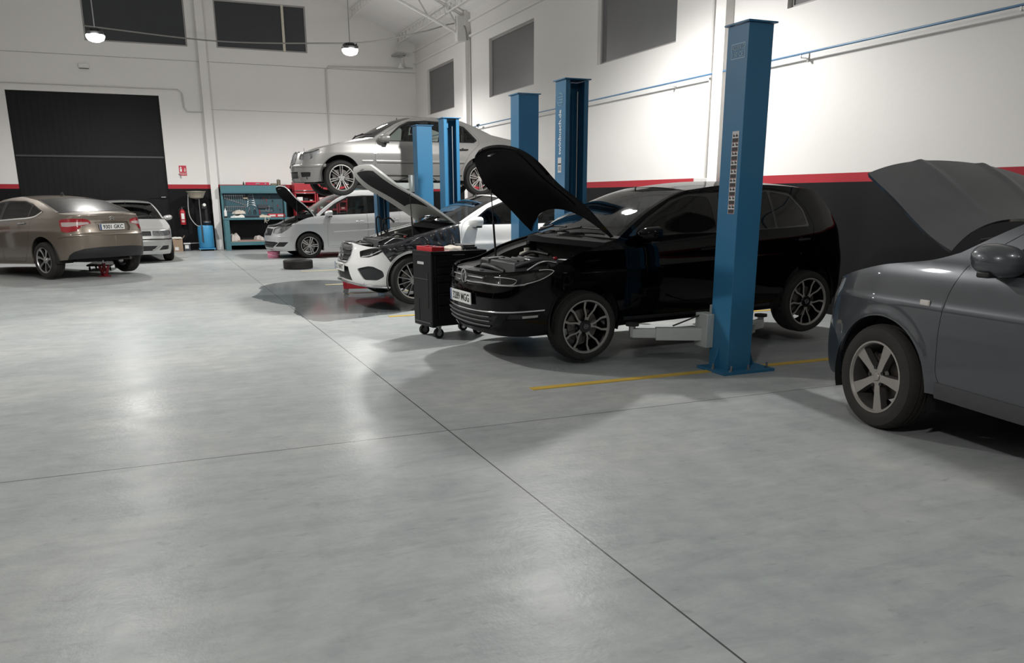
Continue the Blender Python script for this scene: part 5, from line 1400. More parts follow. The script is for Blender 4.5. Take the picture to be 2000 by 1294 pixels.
p2 = post(4.480, 4.775, 9.22, -1, 2.80, 'blue lift post with a web address, behind the black hatchback', .30, ((-.72, -.55), (.72, -.55)))
p3 = post(4.480, 4.765, 10.30, 1, 2.785, 'blue lift post behind the raised hood of the black hatchback', .26, ((-.7, .55), (.7, .55)))
p4 = post(4.46, 4.725, 13.56, -1, 2.735, 'open-sided blue lift post behind the white saloon roof', .26, ((-.7, -.6), (.7, -.6)))
p5 = post(4.48, 4.765, 14.87, 1, 2.74, 'blue lift post in front of the raised silver saloon', 1.70, ((-.75, .75), (.75, .75)))
p6 = post(4.40, 4.66, 17.93, -1, 2.70, 'blue lift post under the raised silver saloon, behind it', 1.70, ((-.75, -.75), (.75, -.75)))
M_lt = mat('pale_blue_print', (.36, .50, .60), .5)
M_wt = mat('white_print', (.72, .74, .75), .5)
def sticker_box(t, w, d):
    # capacity box and pictogram strip on the face towards the aisle (-x)
    x = -w/2-.0012; ex, ey, ez = (0, -1, 0), (0, 0, 1), (-1, 0, 0)
    b = MB(); c0, c1, z0, z1 = .035, .205, 2.575, 2.685
    for (y, z, sy, sz) in (((c0+c1)/2, z0, c1-c0, .006), ((c0+c1)/2, z1, c1-c0, .006), (c0, (z0+z1)/2, .006, z1-z0), (c1, (z0+z1)/2, .006, z1-z0)): b.box((x, y, z), (.002, sy, sz), M_lt)
    o = b.build('capacity_frame', t, smooth=0)
    text_mesh('capacity_characters', '4200KG', .052, M_lt, o, frame((x-.001, (c0+c1)/2, 2.655), ex, ey, ez), width=.15)
    text_mesh('capacity_characters', '150 CE', .052, M_lt, o, frame((x-.001, (c0+c1)/2, 2.604), ex, ey, ez), width=.13)
    s = MB(); sw = .085; yc = .085; zt, zb = 2.015, 1.355; s.box((x, yc, (zt+zb)/2), (.002, sw, zt-zb), mat('sticker_white', (.60, .59, .58), .5)); so = s.build('instruction_sticker', t, smooth=0)
    dk = mat('sticker_dark', (.035, .028, .03), .6); rd = mat('sticker_red', (.36, .05, .05), .6)
    n = 9; hh = (zt-zb-.02)/n
    for i in range(n):
        z = zt-.018-i*hh
        q = MB(); q.box((x-.0015, yc, z-hh*.73), (.001, sw*.88, hh*.42), dk)
        q.box((x-.0015, yc, z-hh*.985), (.001, sw*.88, hh*.05), rd)
        random.seed(i)
        for j in (-1, 1):
            q.box((x-.0015, yc+j*.02+random.uniform(-.004, .004), z-hh*.27), (.001, .022+random.uniform(0, .008), hh*.18), dk)
            q.box((x-.0015, yc+j*.02+.006, z-hh*.18), (.001, .008, hh*.3), dk)
        q.build('sticker_panel', so, smooth=0)
sticker_box(p1, .242, .27)
def web(t, w, y0, body):
    x = -w/2-.0012
    text_mesh('web_address', body, .095, M_wt, t, frame((x, y0, 2.225), (0, 0, 1), (0, 1, 0), (-1, 0, 0)), width=.50, bold=.0015)
    b = MB(); b.tube([(x, y0+.07*math.cos(a), 2.585+.07*math.sin(a)) for a in np.linspace(0, 2*PI, 24, endpoint=False)], .004, M_lt, 5, True)
    for dz in (-.03, 0, .03): b.tube([(x, y0-.06, 2.585+dz), (x, y0+.06, 2.585+dz)], .003, M_lt, 5)
    b.build('round_mark', t)
    s = MB(); s.box((x, y0, 1.86), (.002, .09, .17), mat('sticker_white', (.6, .59, .58), .5)); s.box((x-.001, y0, 1.87), (.001, .08, .018), mat('sticker_dark', (.035, .028, .03), .6)); s.box((x-.001, y0, 1.82), (.001, .06, .05), mat('sticker_grey', (.3, .3, .3), .6)); s.build('instruction_sticker', t, smooth=0)
web(p2, .295, -.13, 'twinbusch.de')

# ------------------------------------------------------------------ black tool trolley
def trolley():
    t = thing('tool_trolley', 'black wheeled tool trolley between the white saloon and black hatchback', 'tool trolley', (2.965, 8.74, 0), (0, 0, R_(10)))
    M_b = mat('black_powder_coat', (.0055, .0055, .0065), .5, var=.15, spec=.25)
    W, D, Z0, Z1 = .66, .42, .135, .90
    b = MB(); b.box((0, 0, (Z0+Z1)/2), (W-.06, D, Z1-Z0), M_b); b.build('cabinet', t, bevel=.012)
    # rounded end column, handle post and side panel with slots
    b = MB(); b.box((-W/2+.01, -.0, (Z0+Z1)/2), (.05, D+.02, Z1-Z0+.02), M_b); b.build('end_panel', t, bevel=.012)
    b = MB(); b.box((W/2-.01, 0, (Z0+Z1)/2), (.05, D+.02, Z1-Z0+.02), M_b); b.build('end_panel', t, bevel=.012)
    M_in = mat('slot_black', (.004, .004, .004), .8)
    b = MB()
    b.box((-W/2-.016, .13, .30), (.004, .10, .24), M_in); b.box((-W/2-.016, -.12, .52), (.004, .04, .38), M_in)
    b.box((-W/2-.018, .02, .64), (.006, .34, .008), GREY_PL); b.box((-W/2-.018, 0, .17), (.006, .36, .014), GREY_PL)
    b.build('panel_slot', t, smooth=0)
    b = MB(); b.box((-W/2-.018, .02, .81), (.004, .15, .028), mat('label_grey', (.5, .5, .5), .5)); b.build('name_badge', t, smooth=0)
    for i, z in enumerate((.83, .75, .67, .57, .45, .30)):
        hh = (.075, .075, .075, .11, .13, .15)[i]
        b = MB(); b.box((0, -D/2-.008, z-.02), (W-.12, .014, hh-.01), M_b); b.box((0, -D/2-.02, z+hh/2-.035), (W-.16, .012, .014), M_b); b.build('drawer', t, bevel=.004)
    b = MB(); b.box((0, 0, Z1+.008), (W+.03, D+.03, .016), M_b)
    for c, s in (((0, D/2+.01, Z1+.025), (W+.03, .012, .03)), ((0, -D/2-.01, Z1+.025), (W+.03, .012, .03)), ((W/2+.01, 0, Z1+.025), (.012, D+.03, .03)), ((-W/2-.01, 0, Z1+.025), (.012, D+.03, .03))): b.box(c, s, M_b)
    b.build('top_tray', t, bevel=.004)
    b = MB(); b.box((0, 0, Z1+.018), (W-.03, D-.03, .004), mat('tray_mat', (.10, .10, .105), .6)); b.build('tray_mat', t)
    for sx in (-1, 1):
        for sy in (-1, 1):
            x, y = sx*.25, sy*.17
            c = MB(); c.cyl((x, y-.02, .055), (x, y+.02, .055), .055, RUBBER, n=28); co = c.build('castor', t)
            c = MB(); c.cyl((x, y-.022, .055), (x, y+.022, .055), .028, STEEL, n=16); c.box((x, y-.03, .09), (.035, .006, .085), STEEL); c.box((x, y+.03, .09), (.035, .006, .085), STEEL); c.cyl((x, y, .125), (x, y, .14), .035, STEEL); c.build('castor_fork', co)
    return t
TT = trolley()
TM = Matrix.Translation((2.965, 8.74, 0)) @ Matrix.Rotation(R_(10), 4, 'Z')
def on_trolley(x, y, z=.92): return TM @ Vector((x, y, z))
def cloth(name, c, s, m, seed, label, cat, rot=0.0, group=None, amp=.35):
    """crumpled rag: a folded closed blanket"""
    random.seed(seed); b = MB(); n = 16
    ph = [random.uniform(0, 6) for _ in range(6)]
    def f(u, v):
        e = max(0, 1-(2*u-1)**4)*max(0, 1-(2*v-1)**4)
        return s[2]*(.25+.75*e**.6*(.6+amp*(math.sin(5*u+ph[0]+3*v)*.5+math.sin(9*v+ph[1]-4*u)*.35+math.sin(14*u+ph[2])*.2)))
    top, bot = [], []
    for i in range(n+1):
        r1, r2 = [], []
        for j in range(n+1):
            u, v = i/n, j/n
            x = (u-.5)*s[0]*(1+.12*math.sin(7*v+ph[3])); y = (v-.5)*s[1]*(1+.12*math.sin(6*u+ph[4]))
            edge = i in (0, n) or j in (0, n)
            r1.append((x, y, .004 if edge else max(.006, f(u, v)))); r2.append((x, y, 0))
        top.append(r1); bot.append(r2)
    b.grid(top, m); b.grid([r[::-1] for r in bot], m)
    o = b.build(name, loc=c, rot=(0, 0, rot), smooth=60); return tag(o, label, cat, group)
RAG = mat('pale_rag', (.52, .47, .41), .9, var=.2, scale=40)
M_redpl = mat('red_plastic', (.50, .02, .03), .4, var=.08)
# red tray with small parts
c = on_trolley(-.245, -.02)
t = thing('parts_tray', 'red plastic parts tray on the corner of the black trolley', 'tray', c, (0, 0, R_(10)))
b = MB(); b.box((0, 0, .006), (.15, .36, .012), M_redpl)
for cc, s in (((.07, 0, .035), (.012, .36, .06)), ((-.07, 0, .035), (.012, .36, .06)), ((0, .175, .035), (.15, .012, .06)), ((0, -.175, .035), (.15, .012, .06)), ((0, .06, .03), (.13, .008, .045)), ((0, -.06, .03), (.13, .008, .045))): b.box(cc, s, M_redpl)
b.build('tray_body', t, bevel=.006)
for i, (x, y) in enumerate(((-.03, .12), (.03, .02), (-.02, -.11), (.04, -.10))):
    w = on_trolley(-.245+x*.7, -.02+y, .934); b = MB(); b.cyl((0, 0, .0), (0, 0, .045), .013, STEEL, n=6); b.cyl((0, 0, .045), (0, 0, .055), .02, STEEL, n=6)
    tag(b.build('bolt', loc=w), ('bolt at the far end of the red tray', 'bolt in the middle of the red tray', 'left bolt at the near end of the red tray', 'right bolt at the near end of the red tray')[i], 'bolt', 'bolts in the red tray')
cloth('rag', on_trolley(.03, .02), (.26, .22, .075), RAG, 3, 'crumpled pale rag in the middle of the black trolley top', 'rag', .5)
cloth('rag', on_trolley(-.02, -.12), (.16, .12, .03), mat('dark_rag', (.06, .055, .05), .9, var=.3), 8, 'small dark rag at the front of the black trolley top', 'rag', .2)
t = thing('spray_gun', 'white hook-shaped nozzle lying on the black trolley top', 'tool', on_trolley(.15, -.06), (0, 0, .4))
b = MB(); b.tube([(-.03, 0, .012), (-.01, .03, .014), (.03, .03, .016), (.035, 0, .018), (.0, -.01, .016)], .009, PLATE_WHITE, 8); b.build('nozzle', t)
b = MB(); b.tube([(.035, 0, .014), (.10, -.02, .012)], .010, BLACK_PL, 8); b.build('grip', t)
t = thing('socket_case', 'flat black case on the right end of the black trolley', 'case', on_trolley(.235, .05), (0, 0, R_(4)))
b = MB(); b.box((0, 0, .025), (.17, .26, .05), BLACK_PL); b.build('case_base', t, bevel=.008)
b = MB(); b.box((-.01, 0, .06), (.15, .24, .02), GREY_PL); b.build('lid', t, bevel=.006)
b = MB(); b.box((-.088, 0, .04), (.008, .05, .02), STEEL); b.build('clasp', t)
for i, (x, y, a) in enumerate(((-.03, -.17, .1), (.06, -.165, .3), (.0, .14, -.4))):
    b = MB(); b.cyl((-.07, 0, .008), (.05, 0, .008), .006, STEEL, n=8); b.cyl((-.12, 0, .01), (-.06, 0, .01), .012, (M_redpl, BLACK_PL, BLACK_PL)[i], n=10)
    tag(b.build('screwdriver', loc=on_trolley(x, y, .917+.0), rot=(0, 0, a)), ('red handled screwdriver at the front edge of the black trolley', 'black screwdriver at the front right of the black trolley', 'black screwdriver behind the rag on the black trolley')[i], 'screwdriver', 'screwdrivers on the trolley')

# ------------------------------------------------------------------ fender cover on the white saloon
def fender_cover(C, label):
    b = MB(); us = np.linspace(.40, 1.47, 80); rows = []
    topz = lambda x: float(np.interp(x, [.3, .53, .9, 1.3, 1.49], [.775, .80, .92, 1.02, 1.06]))
    random.seed(5)
    nz = 26
    for j in range(nz):
        row = []
        for i, u_ in enumerate(us):
            x = u_+(1.47-u_)*(-.06+.15*max(0, 1-(j/(nz-1))/.72))/1.07
            zt = topz(x)-.004
            zlow = .60+.03*math.sin(x*9)+.05*(x > 1.2)*(1.3-x)*3
            zlow = max(zlow, .33+math.sqrt(max(0, .40**2-(x-.80)**2)) if abs(x-.80) < .40 else zlow)
            f = j/(nz-1)
            wr = .022*math.sin(11*x+5*f)*f+.016*math.sin(23*x-9*f+1)*f+.012*math.sin(38*x+14*f)*f+.008*math.sin(9*f+17*x*x)
            if f < .72:
                z = zlow+(zt-zlow)*(f/.72); s = C.d((x, z))[0]
                p = C.P(np.array([s]), np.array([z]))[0]+C.N(np.array([s]), np.array([z]))[0]*(.012+abs(wr)*(1-f/.9))
            else:
                g = (f-.72)/.28; s = C.d((x, zt))[0]; p = C.P(np.array([s]), np.array([zt]))[0].copy()
                p = p+np.array([0, .20*g, .016-.05*g*g+.008*math.sin(20*x+3)*g])
            row.append(tuple(p))
        rows.append(row)
    m = mat('black_vinyl', (.016, .016, .019), .20, coat=.8, var=.2, scale=5, bump=.5)
    b.grid(rows, m)
    o = b.build('fender_cover', smooth=70)
    md = o.modifiers.new('thick', 'SOLIDIFY'); md.thickness = .004; md.offset = 1
    o.parent = None; o.location = C.sp['loc']; o.rotation_euler = C.sp['rot']
    return tag(o, label, 'fender cover')

# ------------------------------------------------------------------ red trolley jack under the white saloon
RED_M = mat('red_jack_paint', (.40, .020, .030), .4, var=.12, coat=.3)
t = thing('floor_jack', 'red low floor jack on small castors under the white saloon nose', 'jack', (2.76, 13.30, 0), (0, 0, R_(-14)))
b = MB()
b.box((.35, -.13, .13), (.80, .02, .09), RED_M); b.box((.35, .13, .13), (.80, .02, .09), RED_M); b.box((-.04, 0, .19), (.03, .28, .14), RED_M); b.box((.35, 0, .10), (.5, .24, .03), RED_M)
b.box((-.02, -.13, .21), (.03, .03, .16), RED_M); b.box((-.02, .13, .21), (.03, .03, .16), RED_M); b.build('frame', t, bevel=.006)
b = MB(); b.box((.40, 0, .16), (.5, .07, .07), RED_M, rot=ry(-.06)); b.cyl((.66, 0, .16), (.66, 0, .20), .05, STEEL); b.build('lifting_arm', t)
for x, y in ((-.02, -.11), (-.02, .11)):
    b = MB(); b.cyl((x, y-.015, .04), (x, y+.015, .04), .04, STEEL, n=18); b.box((x, y, .085), (.02, .045, .03), STEEL); b.build('castor', t)
for y in (-.13, .13):
    b = MB(); b.cyl((.70, y-.02, .05), (.70, y+.02, .05), .05, STEEL, n=18); b.build('front_wheel', t)
b = MB(); b.cyl((.1, 0, .12), (.30, 0, .15), .03, STEEL); b.build('hydraulic_ram', t)

# ------------------------------------------------------------------ tyre, bucket, jack stand, creeper
b = MB(); R, w, ri = .315, .19, .20; yo = 0
prof = [(ri, .02), (ri+.02, .004), (R-.03, .0), (R-.008, .012), (R, .03)]
for c_ in (.06, .095, .13): prof += [(R, c_-.006), (R-.008, c_-.004), (R-.008, c_+.004), (R, c_+.006)]
prof += [(R, w-.03), (R-.008, w-.012), (R-.03, w), (ri+.02, w-.004), (ri, w-.02), (ri+.03, w-.02), (ri+.05, w-.03), (R-.03, w-.05), (R-.03, .05), (ri+.05, .03), (ri+.03, .02), (ri, .02)]
b.lathe(prof, DIRTY_RUBBER, n=72)
tag(b.build('loose_tyre', loc=(2.80, 18.52, 0), smooth=40), 'loose black tyre lying flat on the floor before the people carrier', 'tyre')
PINK = mat('pink_plastic', (.72, .23, .36), .45, var=.1)
t = thing('bucket', 'pink plastic bucket under the nose of the silver people carrier', 'bucket', (2.74, 22.1, 0))
b = MB(); b.lathe([(0, .004), (.14, .004), (.158, .155), (.168, .155), (.168, .165), (.152, .165), (.132, .012), (0, .012)], PINK, n=32); b.build('bucket_body', t)
b = MB(); b.tube([(-.165, 0, .155), (-.14, -.12, .10), (0, -.178, .06), (.14, -.12, .10), (.165, 0, .155)], .004, PLATE_WHITE, 6); b.build('bucket_handle', t)
RED_D = mat('dark_red_stand', (.20, .012, .018), .45, var=.15)
t = thing('axle_stand', 'red jack stand under the tail of the bronze saloon', 'jack stand', (-1.0, 18.22, 0))
b = MB()
for k_ in range(4):
    a = PI/4+k_*PI/2; b.box((.07*math.cos(a), .07*math.sin(a), .11), (.085, .012, .25), RED_D, rot=rz(a+PI/2) @ rx(.38), taper=(.6, 1))
b.box((0, 0, .012), (.22, .22, .012), RED_D); b.cyl((0, 0, .1), (0, 0, .26), .036, RED_D); b.build('stand_base', t, bevel=.003)
b = MB(); b.box((0, 0, .26), (.03, .03, .16), STEEL); b.box((0, 0, .345), (.09, .05, .02), STEEL); b.build('ratchet_bar', t, bevel=.004)
t = thing('creeper', 'low dark wheeled trolley on the floor behind the jack stand', 'creeper', (-1.12, 20.1, 0), (0, 0, -.1))
b = MB(); b.box((0, 0, .12), (.5, .9, .04), BLACK_PL); b.build('board', t, bevel=.015)
for x in (-.2, .2):
    for y in (-.38, .38):
        b = MB(); b.cyl((x-.015, y, .04), (x+.015, y, .04), .04, RUBBER, n=16); b.box((x, y, .085), (.03, .03, .04), STEEL); b.build('castor', t)

# ------------------------------------------------------------------ puddle of water on the floor
def puddle():
    pts = [(1.50, 14.1), (1.62, 15.0), (2.1, 15.6), (2.7, 15.7), (3.2, 15.2), (3.4, 14.0), (3.5, 12.6), (3.3, 11.3), (3.0, 10.75), (2.6, 10.55), (2.1, 10.35), (1.8, 10.3), (1.66, 10.6), (1.62, 11.3), (1.70, 11.9), (1.52, 12.4), (1.38, 12.9), (1.30, 13.4)]
    q = spline([list(p) for p in pts]+[list(pts[0])], .08, ghost0=pts[-1], ghost1=pts[1])[:-1]
    random.seed(4)
    q = [(x+random.uniform(-.025, .025), y+random.uniform(-.025, .025)) for x, y in q]
    m = bpy.data.materials.new('water_film'); m.use_nodes = True; nt = m.node_tree; nt.nodes.clear()
    out = nt.nodes.new('ShaderNodeOutputMaterial'); tr = nt.nodes.new('ShaderNodeBsdfTransparent'); tr.inputs[0].default_value = (.73, .74, .745, 1)
    gl = nt.nodes.new('ShaderNodeBsdfGlossy'); gl.inputs['Roughness'].default_value = .08; gl.inputs[0].default_value = (.62, .62, .63, 1)
    fr = nt.nodes.new('ShaderNodeFresnel'); fr.inputs[0].default_value = 1.13; mx = nt.nodes.new('ShaderNodeMixShader')
    nz = nt.nodes.new('ShaderNodeTexNoise'); nz.inputs['Scale'].default_value = 6; bp = nt.nodes.new('ShaderNodeBump'); bp.inputs['Strength'].default_value = .02
    nt.links.new(nz.outputs[0], bp.inputs['Height']); nt.links.new(bp.outputs[0], gl.inputs['Normal'])
    ml = nt.nodes.new('ShaderNodeMath'); ml.operation = 'MULTIPLY'; ml.inputs[1].default_value = .42; nt.links.new(fr.outputs[0], ml.inputs[0])
    nt.links.new(ml.outputs[0], mx.inputs[0]); nt.links.new(tr.outputs[0], mx.inputs[1]); nt.links.new(gl.outputs[0], mx.inputs[2]); nt.links.new(mx.outputs[0], out.inputs[0])
    b = MB(); b.ngon([(x, y, .004) for x, y in q], m)
    tag(b.build('water_puddle', smooth=0, fix=False), 'thin puddle of water on the floor left of the white saloon', 'puddle')
puddle()

# ------------------------------------------------------------------ workbench with tool wall
TEAL = mat('teal_bench_paint', (.055, .155, .185), .45, var=.08, scale=6)
TEAL_D = mat('teal_tool_wall', (.030, .085, .11), .5, var=.12, scale=6)
WOODTOP = mat('worn_shelf_board', (.30, .25, .20), .7, var=.2)
def bench(x0, x1, label, zt=.93, zboard=1.87):
    t = thing('workbench', label, 'workbench', (x0, 25.75, 0))
    W = x1-x0; D = .62
    b = MB(); b.box((W/2, D/2, zt-.03), (W, D, .06), TEAL); b.build('worktop', t, bevel=.006)
    for x in (.07, W-.07):
        for y in (.06, D-.06):
            b = MB(); b.box((x, y, (zt-.06)/2), (.14, .10, zt-.06), TEAL); b.build('leg', t, bevel=.006)
    b = MB(); b.box((W/2, D/2, .24), (W-.16, D-.04, .03), WOODTOP); b.box((W/2, .03, .19), (W-.28, .04, .10), TEAL); b.build('lower_shelf', t, bevel=.004)
    b = MB(); b.box((W/2, D-.01, .5), (W-.1, .015, .80), mat('bench_back_dark', (.012, .013, .015), .8)); b.build('back_panel', t)
    b = MB(); b.box((W/2, D+.04, (zt+zboard)/2), (W, .03, zboard-zt), TEAL_D); b.build('tool_wall', t)
    b = MB(); b.box((.03, D-.04, (zt+zboard)/2), (.06, .16, zboard-zt), TEAL); b.box((W-.03, D-.04, (zt+zboard)/2), (.06, .16, zboard-zt), TEAL); b.build('side_upright', t, bevel=.004)
    b = MB(); b.box((W/2, D-.09, zboard-.10), (W, .26, .20), TEAL); b.box((W/2, D-.2, zboard-.215), (W, .05, .03), TEAL); b.build('light_canopy', t, bevel=.006)
    return t, W, D
BX0, BX1, ZT, ZBD = 1.88, 3.74, .93, 1.85
bench(BX0, BX1, 'teal workbench with a wall of tools against the back wall', ZT, ZBD)
YW = 25.75+.62+.022   # face of the tool wall
ORD = ['first', 'second', 'third', 'fourth', 'fifth', 'sixth', 'seventh', 'eighth', 'ninth', 'tenth', 'eleventh', 'twelfth']
def spanner(name, x, ztop, L, label, group, wd=.011):
    b = MB(); y = 0
    b.box((0, y, -L/2), (wd, .008, L*.86), STEEL)
    b.lathe([(.012, -.004), (.022, -.004), (.022, .004), (.012, .004), (.012, -.004)], STEEL, o=(0, 0, -.02), axis='y', n=14)
    b.add([(-.022, -.005, -L+.03), (.022, -.005, -L+.03), (.022, -.005, -L), (.009, -.005, -L), (.009, -.005, -L+.016), (-.009, -.005, -L+.016), (-.009, -.005, -L), (-.022, -.005, -L),
           (-.022, .005, -L+.03), (.022, .005, -L+.03), (.022, .005, -L), (.009, .005, -L), (.009, .005, -L+.016), (-.009, .005, -L+.016), (-.009, .005, -L), (-.022, .005, -L)],
          [(0, 1, 2, 3, 4, 5, 6, 7), (15, 14, 13, 12, 11, 10, 9, 8)]+[(i, i+8, (i+1) % 8+8, (i+1) % 8) for i in range(8)], STEEL)
    o = b.build(name, loc=(x, YW-.012, ztop)); return tag(o, label, 'spanner', group)
src = None
for i in range(10):
    L = .12+.022*i
    spanner('spanner', BX0+.12+i*.062, 1.585, L, '%s spanner from the left, upper row on the teal tool wall' % ORD[i], 'spanners in the upper row', .010)
for i in range(11):
    spanner('spanner', BX0+.11+i*.056, 1.255, .15+.004*i, '%s spanner from the left, lower row on the teal tool wall' % ORD[i], 'spanners in the lower row', .009)
for i in range(6):
    b = MB(); s = .07+.012*i
    b.tube([(-s, 0, -.03), (-s*.75, 0, .015), (0, 0, .03), (s*.75, 0, .015), (s, 0, -.03)], .008, STEEL, 8)
    tag(b.build('curved_spanner', loc=(BX0+.86, YW-.012, 1.575-i*.062)), '%s curved spanner from the top on the teal tool wall' % ORD[i], 'spanner', 'curved spanners')
for i, (x, z) in enumerate(((.79, 1.15), (.94, 1.14))):
    t = thing('pliers', ('left', 'right')[i]+' pair of pliers hanging on the teal tool wall', 'pliers', (BX0+x, YW-.014, z), group='pliers')
    b = MB(); b.box((0, 0, .04), (.03, .012, .06), STEEL, taper=(.5, 1)); b.build('jaw', t, bevel=.003)
    for s in (-1, 1):
        b = MB(); b.tube([(s*.008, 0, .01), (s*.032, 0, -.05), (s*.02, 0, -.13)], .008, STEEL if i == 0 else BLACK_PL, 8); b.build('handle', t)
t = thing('hacksaw', 'red handled hacksaw on the teal tool wall', 'saw', (BX0+1.12, YW-.015, 1.10))
b = MB(); b.tube([(-.04, 0, .05), (-.04, 0, -.06), (-.02, 0, -.08)], .012, M_redpl, 8); b.build('grip', t)
b = MB(); b.tube([(-.03, 0, .06), (0, 0, .10), (.36, 0, .10), (.36, 0, 0)], .008, BLACK_PL, 6); b.box((.17, 0, .005), (.38, .003, .014), STEEL); b.build('saw_frame', t)
b = MB()
for c_, s_ in (((-.045, 0, 0), (.02, .016, .17)), ((.045, 0, 0), (.02, .016, .17)), ((0, 0, .075), (.11, .016, .02)), ((0, 0, -.075), (.11, .016, .02))): b.box(c_, s_, STEEL, rot=ry(.2))
tag(b.build('clamp', loc=(BX0+1.32, YW-.012, 1.17)), 'pale square clamp on the teal tool wall', 'clamp')
for i, (x, z, L) in enumerate(((1.15, 1.46, .10), (1.22, 1.46, .12), (1.48, 1.38, .14), (1.30, 1.40, .06), (1.40, 1.56, .08), (1.62, 1.24, .10), (1.68, 1.12, .07))):
    b = MB(); b.cyl((0, 0, 0), (0, 0, -L), .006, STEEL, n=8); b.cyl((0, 0, 0), (0, 0, .05), .012, (BLACK_PL, M_redpl)[i % 2], n=10)
    tag(b.build('screwdriver', loc=(BX0+x, YW-.014, z)), '%s screwdriver from the left on the right half of the tool wall' % ORD[[0, 1, 4, 2, 3, 5, 6][i]], 'screwdriver', 'screwdrivers on the tool wall')
b = MB(); b.box((0, 0, 0), (.13, .05, .05), mat('cardboard_pale', (.45, .40, .32), .8)); b.box((0, 0, .055), (.09, .05, .05), BLACK_PL); tag(b.build('tool_block', loc=(BX0+.70, YW-.028, 1.49)), 'small pale and black block between spanners and curved spanners', 'tool block')
b = MB(); b.box((0, 0, 0), (.28, .04, .12), mat('dark_steel', (.06, .07, .08), .5, .5)); tag(b.build('shear_head', loc=(BX0+1.18, YW-.022, 1.24), bevel=.01), 'dark flat tool above the hacksaw on the teal tool wall', 'tool')
# things on the bench
def bb(x, y=.25): return (BX0+x, 25.75+y, ZT)
t = thing('spray_bottle', 'white bottle with dark base on the left end of the teal workbench', 'bottle', bb(.06, .10))
b = MB(); b.cyl((0, 0, 0), (0, 0, .05), .042, BLACK_PL); b.cyl((0, 0, .05), (0, 0, .19), .041, PLATE_WHITE); b.lathe([(.041, .19), (.02, .22), (.015, .24), (0, .24)], PLATE_WHITE, n=20); b.build('bottle_body', t)
b = MB(); b.cyl((0, 0, .24), (0, 0, .285), .012, PLATE_WHITE, r1=.004, n=12); b.build('nozzle', t)
cloth('rag', bb(.42, .22), (.34, .28, .11), mat('white_rag', (.66, .65, .61), .9, var=.1), 11, 'white folded rag lying on the teal workbench', 'rag', .1)
cloth('rag', (BX0+.44, 25.75+.22, ZT+.105), (.30, .25, .13), RAG, 12, 'beige rag heaped on the white rag, teal workbench', 'rag', .3)
t = thing('cloth_box', 'small white box beside rags on the teal workbench', 'box', bb(.24, .08))
b = MB(); b.box((0, 0, .02), (.10, .07, .04), PLATE_WHITE); b.build('box_body', t, bevel=.004)
b = MB(); b.box((0, 0, .042), (.05, .03, .004), mat('pale_print', (.4, .5, .6), .6)); b.build('box_print', t)
b = MB(); b.box((0, 0, .02), (.42, .16, .04), mat('dark_case', (.012, .014, .022), .5)); b.box((0, -.04, .045), (.36, .05, .012), BLACK_PL); tag(b.build('tool_tray', loc=bb(.80, .16), bevel=.006), 'long dark flat tray on the teal workbench', 'tray')
cloth('rag', bb(1.16, .12), (.30, .22, .10), mat('striped_rag', (.48, .42, .34), .9, var=.35, scale=70), 15, 'patterned rag with straps hanging over the teal workbench edge', 'rag', 0)
t = thing('strap', 'pale looped strap hanging off the teal workbench edge', 'strap', bb(1.17, -.005))
for pts in ([(-.02, 0, .01), (-.03, -.012, -.06), (-.04, -.012, -.15)], [(.0, 0, .01), (-.02, -.014, -.08), (.03, -.014, -.16)], [(.06, 0, .01), (.09, -.012, -.05), (.05, -.014, -.10), (.0, -.014, -.07)]):
    b = MB(); b.tube(spline([list(p) for p in pts], .02), .007, RAG, 6); b.build('strap_end', t)
t = thing('tool_chest', 'low red drawer box at the back of the teal workbench', 'tool box', bb(1.52, .36))
b = MB(); b.box((0, 0, .05), (.48, .22, .10), M_redpl); b.build('case', t, bevel=.006)
for x in (-.12, .12):
    b = MB(); b.box((x, -.113, .05), (.18, .008, .05), mat('pale_label', (.66, .6, .58), .6)); b.build('drawer_label', t)
# on top of the canopy
t = thing('red_case', 'flat red case lying on top of the teal tool wall', 'case', (BX0+1.06, 25.75+.5, ZBD))
b = MB(); b.box((0, 0, .045), (.66, .22, .09), mat('dark_pink_red', (.42, .02, .06), .45)); b.build('case_body', t, bevel=.012)
b = MB(); b.box((0, -.114, .05), (.12, .01, .03), STEEL); b.box((.22, -.114, .05), (.04, .01, .04), STEEL); b.build('clasp', t)
t = thing('oil_can', 'tall brown-grey tin on top of the teal tool wall', 'tin', (BX0+1.68, 25.75+.5, ZBD))
b = MB(); b.cyl((0, 0, 0), (0, 0, .16), .055, mat('tin_olive', (.16, .14, .10), .5, .3)); b.build('tin_body', t)
b = MB(); b.cyl((0, 0, .16), (0, 0, .18), .03, STEEL); b.build('lid', t)
b = MB(); b.cyl((0, 0, 0), (0, 0, .08), .028, BLACK_PL, r1=.018); b.cyl((0, 0, .08), (0, 0, .11), .01, BLACK_PL); tag(b.build('glue_bottle', loc=(BX0+.67, 25.75+.5, ZBD)), 'small dark bottle left of the red case on the tool wall', 'bottle')
b = MB(); b.box((0, 0, .03), (.16, .14, .06), mat('tin_olive', (.16, .14, .10), .5)); tag(b.build('small_box', loc=(BX0+1.53, 25.75+.5, ZBD), bevel=.005), 'olive box between red case and tin on the tool wall', 'box')
